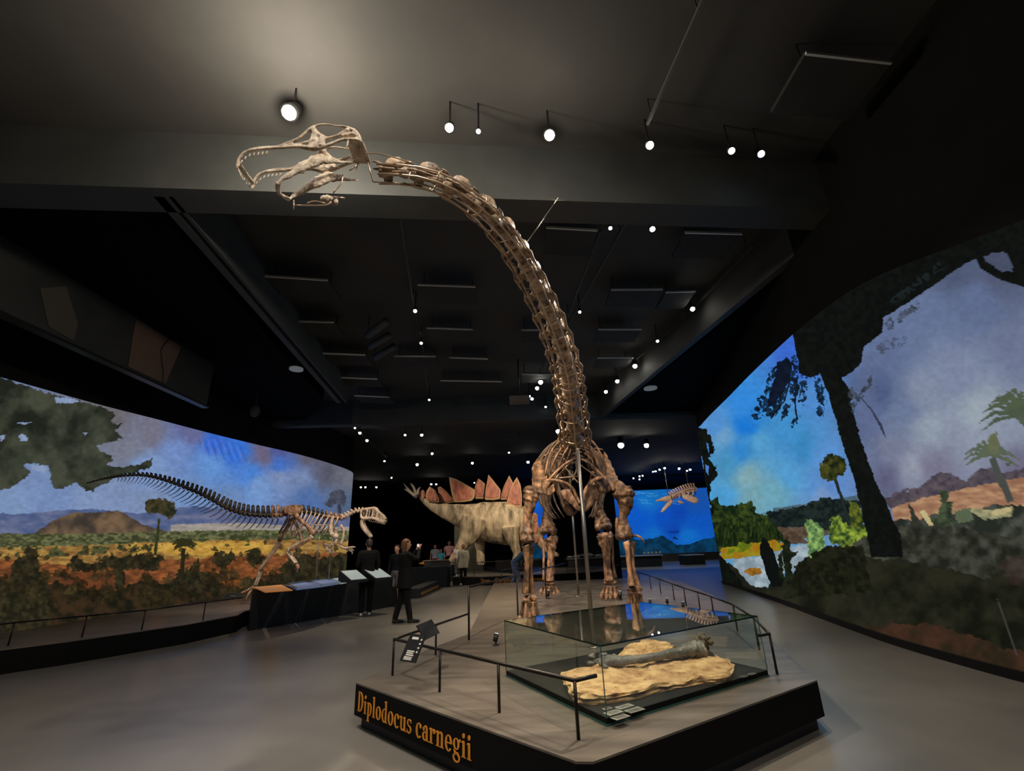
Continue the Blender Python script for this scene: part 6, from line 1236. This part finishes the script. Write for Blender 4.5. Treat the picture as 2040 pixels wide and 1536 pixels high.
FARL = [(1112, 860, 7, M_lens), (1237, 888, 9, M_lens), (1288, 888, 7, M_lens), (707, 853, 3, M_lensD), (717, 863, 4, M_lens), (731, 878, 4, M_lens), (807, 867, 3.5, M_lensD), (840, 867, 4, M_lens), (861, 904, 3.5, M_lens), (831, 926, 4, M_lens), (766, 919, 3, M_lensD), (941, 923, 3.5, M_lens), (1014, 902, 3, M_lensD), (1052, 921, 4, M_lens), (780, 952, 2.5, M_lensD),
        (719, 971, 2.5, M_lens), (728, 971, 2.5, M_lens), (750, 971, 2.5, M_lens), (859, 965, 2.5, M_lens), (869, 965, 2.5, M_lens), (945, 962, 2, M_lensD), (1262, 953, 2, M_lens), (1274, 949, 2.3, M_lens), (1280, 948, 2.3, M_lens), (1274, 955, 2.3, M_lens), (1301, 940, 2, M_lens), (1306, 939, 2.5, M_lens), (1314, 936, 2.6, M_lens), (1324, 933, 3, M_lens), (1353, 934, 3.2, M_lens), (1369, 938, 2, M_lens), (1375, 936, 3, M_lens)]
FN = ['warm glare touching the left of the neck base', 'largest glare right of the shoulders', 'right neighbour of the largest glare', 'topmost of three stepping down over the left print end', 'middle of three stepping down over the left print end', 'lowest of three stepping down over the left print end', 'left of two level ones', 'right of two level ones', 'alone above the plated tail', 'alone left above the tail spikes',
      'alone between the left print and the tail spikes', 'alone above the tallest plates', 'tiny, level with the neck base', 'just left of the shoulder blade', 'very faint near the tail spikes', 'first of three close to the left print edge', 'second of three close to the left print edge', 'third of three close to the left print edge', 'left of two just over the tail plates', 'right of two just over the tail plates', 'very faint between the back plates',
      'leftmost of the ocean row', 'second of the ocean row', 'third of the ocean row', 'low one of the ocean row', 'fifth of the ocean row', 'sixth of the ocean row', 'seventh of the ocean row', 'eighth of the ocean row', 'bright one right of the hanging rod', 'left of a tight pair by the right print', 'right of a tight pair by the right print']
for (px, py, r, m), l in zip(FARL, FN): fixture(px, py, r * .72, m, 'small far spotlight, ' + l, 'far spotlights')
for px, py, l in ((590, 737, 'flat grey round ceiling disc left of the skeleton'), (1296, 775, 'flat grey round ceiling disc on the right')):
    c = PZ(px, py, ZB - .02); r = 13 * dep(c) / FPX; e = empty('round_ceiling_disc', c, l, 'ceiling disc', None)
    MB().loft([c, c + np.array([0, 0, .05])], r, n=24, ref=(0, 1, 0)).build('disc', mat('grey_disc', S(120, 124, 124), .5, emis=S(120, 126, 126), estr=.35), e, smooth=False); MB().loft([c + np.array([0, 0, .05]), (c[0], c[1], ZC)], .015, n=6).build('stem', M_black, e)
def track(label, a, b, z=6.95, w_=.018):
    A = PZ(*a, z); B = PZ(*b, z); e = empty('lighting_track', (A + B) / 2, label, 'lighting track', 'ceiling lighting tracks'); t = (B - A)[:2] / np.linalg.norm((B - A)[:2]); n = np.array([-t[1], t[0]]) * w_
    MB().prism([A[:2] - n, B[:2] - n, B[:2] + n, A[:2] + n], z, z + .04).build('rail', M_track, e, smooth=False)
    for q in (.08, .92): c = A + (B - A) * q; MB().loft([(c[0], c[1], z + .04), (c[0], c[1], ZC)], .008, n=5).build('hanger', M_black, e)
M_track = mat('grey_track', S(62, 64, 60), .6)
for a, b, l in (((212, 535), (388, 670), 'thin diagonal track high on the left'), ((795, 420), (825, 612), 'thin track behind the neck curve, left'), ((838, 660), (852, 775), 'short continuation track behind the two small lamps'), ((1196, 462), (1128, 640), 'left one of two parallel tracks beside the neck'), ((1250, 440), (1126, 658), 'right one of two parallel tracks beside the neck'),
                ((1402, 0), (1290, 250), 'thin track at the top right above the warm lamp'), ((1500, 490), (1385, 612), 'track on the right side leading to the warm lamp'), ((1380, 622), (1268, 716), 'track running through the right side lamps'), ((1100, 700), (1080, 742), 'short track above the warm lamp cluster'), ((700, 848), (770, 912), 'far track over the left print end'), ((565, 855), (600, 880), 'short pale track just behind the far beam'), ((1002, 874), (1036, 874), 'tiny level track behind the far beam, left'), ((1058, 875), (1086, 874), 'tiny level track behind the far beam, right')):
    track(l, a, b)
# speaker-like round vent and duct pieces among the rafts
for L, l in (([(733, 668), (770, 640)], 'ribbed duct upper piece left of the middle rafts'), ([(738, 690), (775, 668)], 'ribbed duct middle piece left of the middle rafts'), ([(748, 712), (785, 690)], 'ribbed duct lower piece left of the middle rafts')):
    P = [PZ(x, y, 6.7) for x, y in L]; e = empty('air_duct', P[0], l, 'duct', 'ribbed duct pieces'); MB().loft(P, .10, n=12).build('pipe', M_beam, e); MB().loft([P[0], (P[0][0], P[0][1], ZC)], .01, n=5).build('hanger', M_black, e)
c = PZ(508, 819, 5.9); e = empty('wall_speaker', c, 'small round speaker hanging above the left print', 'speaker'); MB().ball(c, (.16, .12, .2), 12, 8).build('body', mat('brown_grey_speaker', S(52, 50, 42), .7), e); MB().loft([c, (c[0], c[1], ZC)], .015, n=6).build('stem', M_black, e)
c = PZ(1035, 797, 5.9); e = empty('projector', c, 'boxy projector among the lamps left of the neck base', 'projector'); box('body', tuple(c - np.array([.32, .2, .09])), tuple(c + np.array([.32, .2, .09])), mat('tan_grey_plastic', S(96, 88, 76), .6), e); MB().loft([c, (c[0], c[1], ZC)], .02, n=6).build('stem', M_black, e)
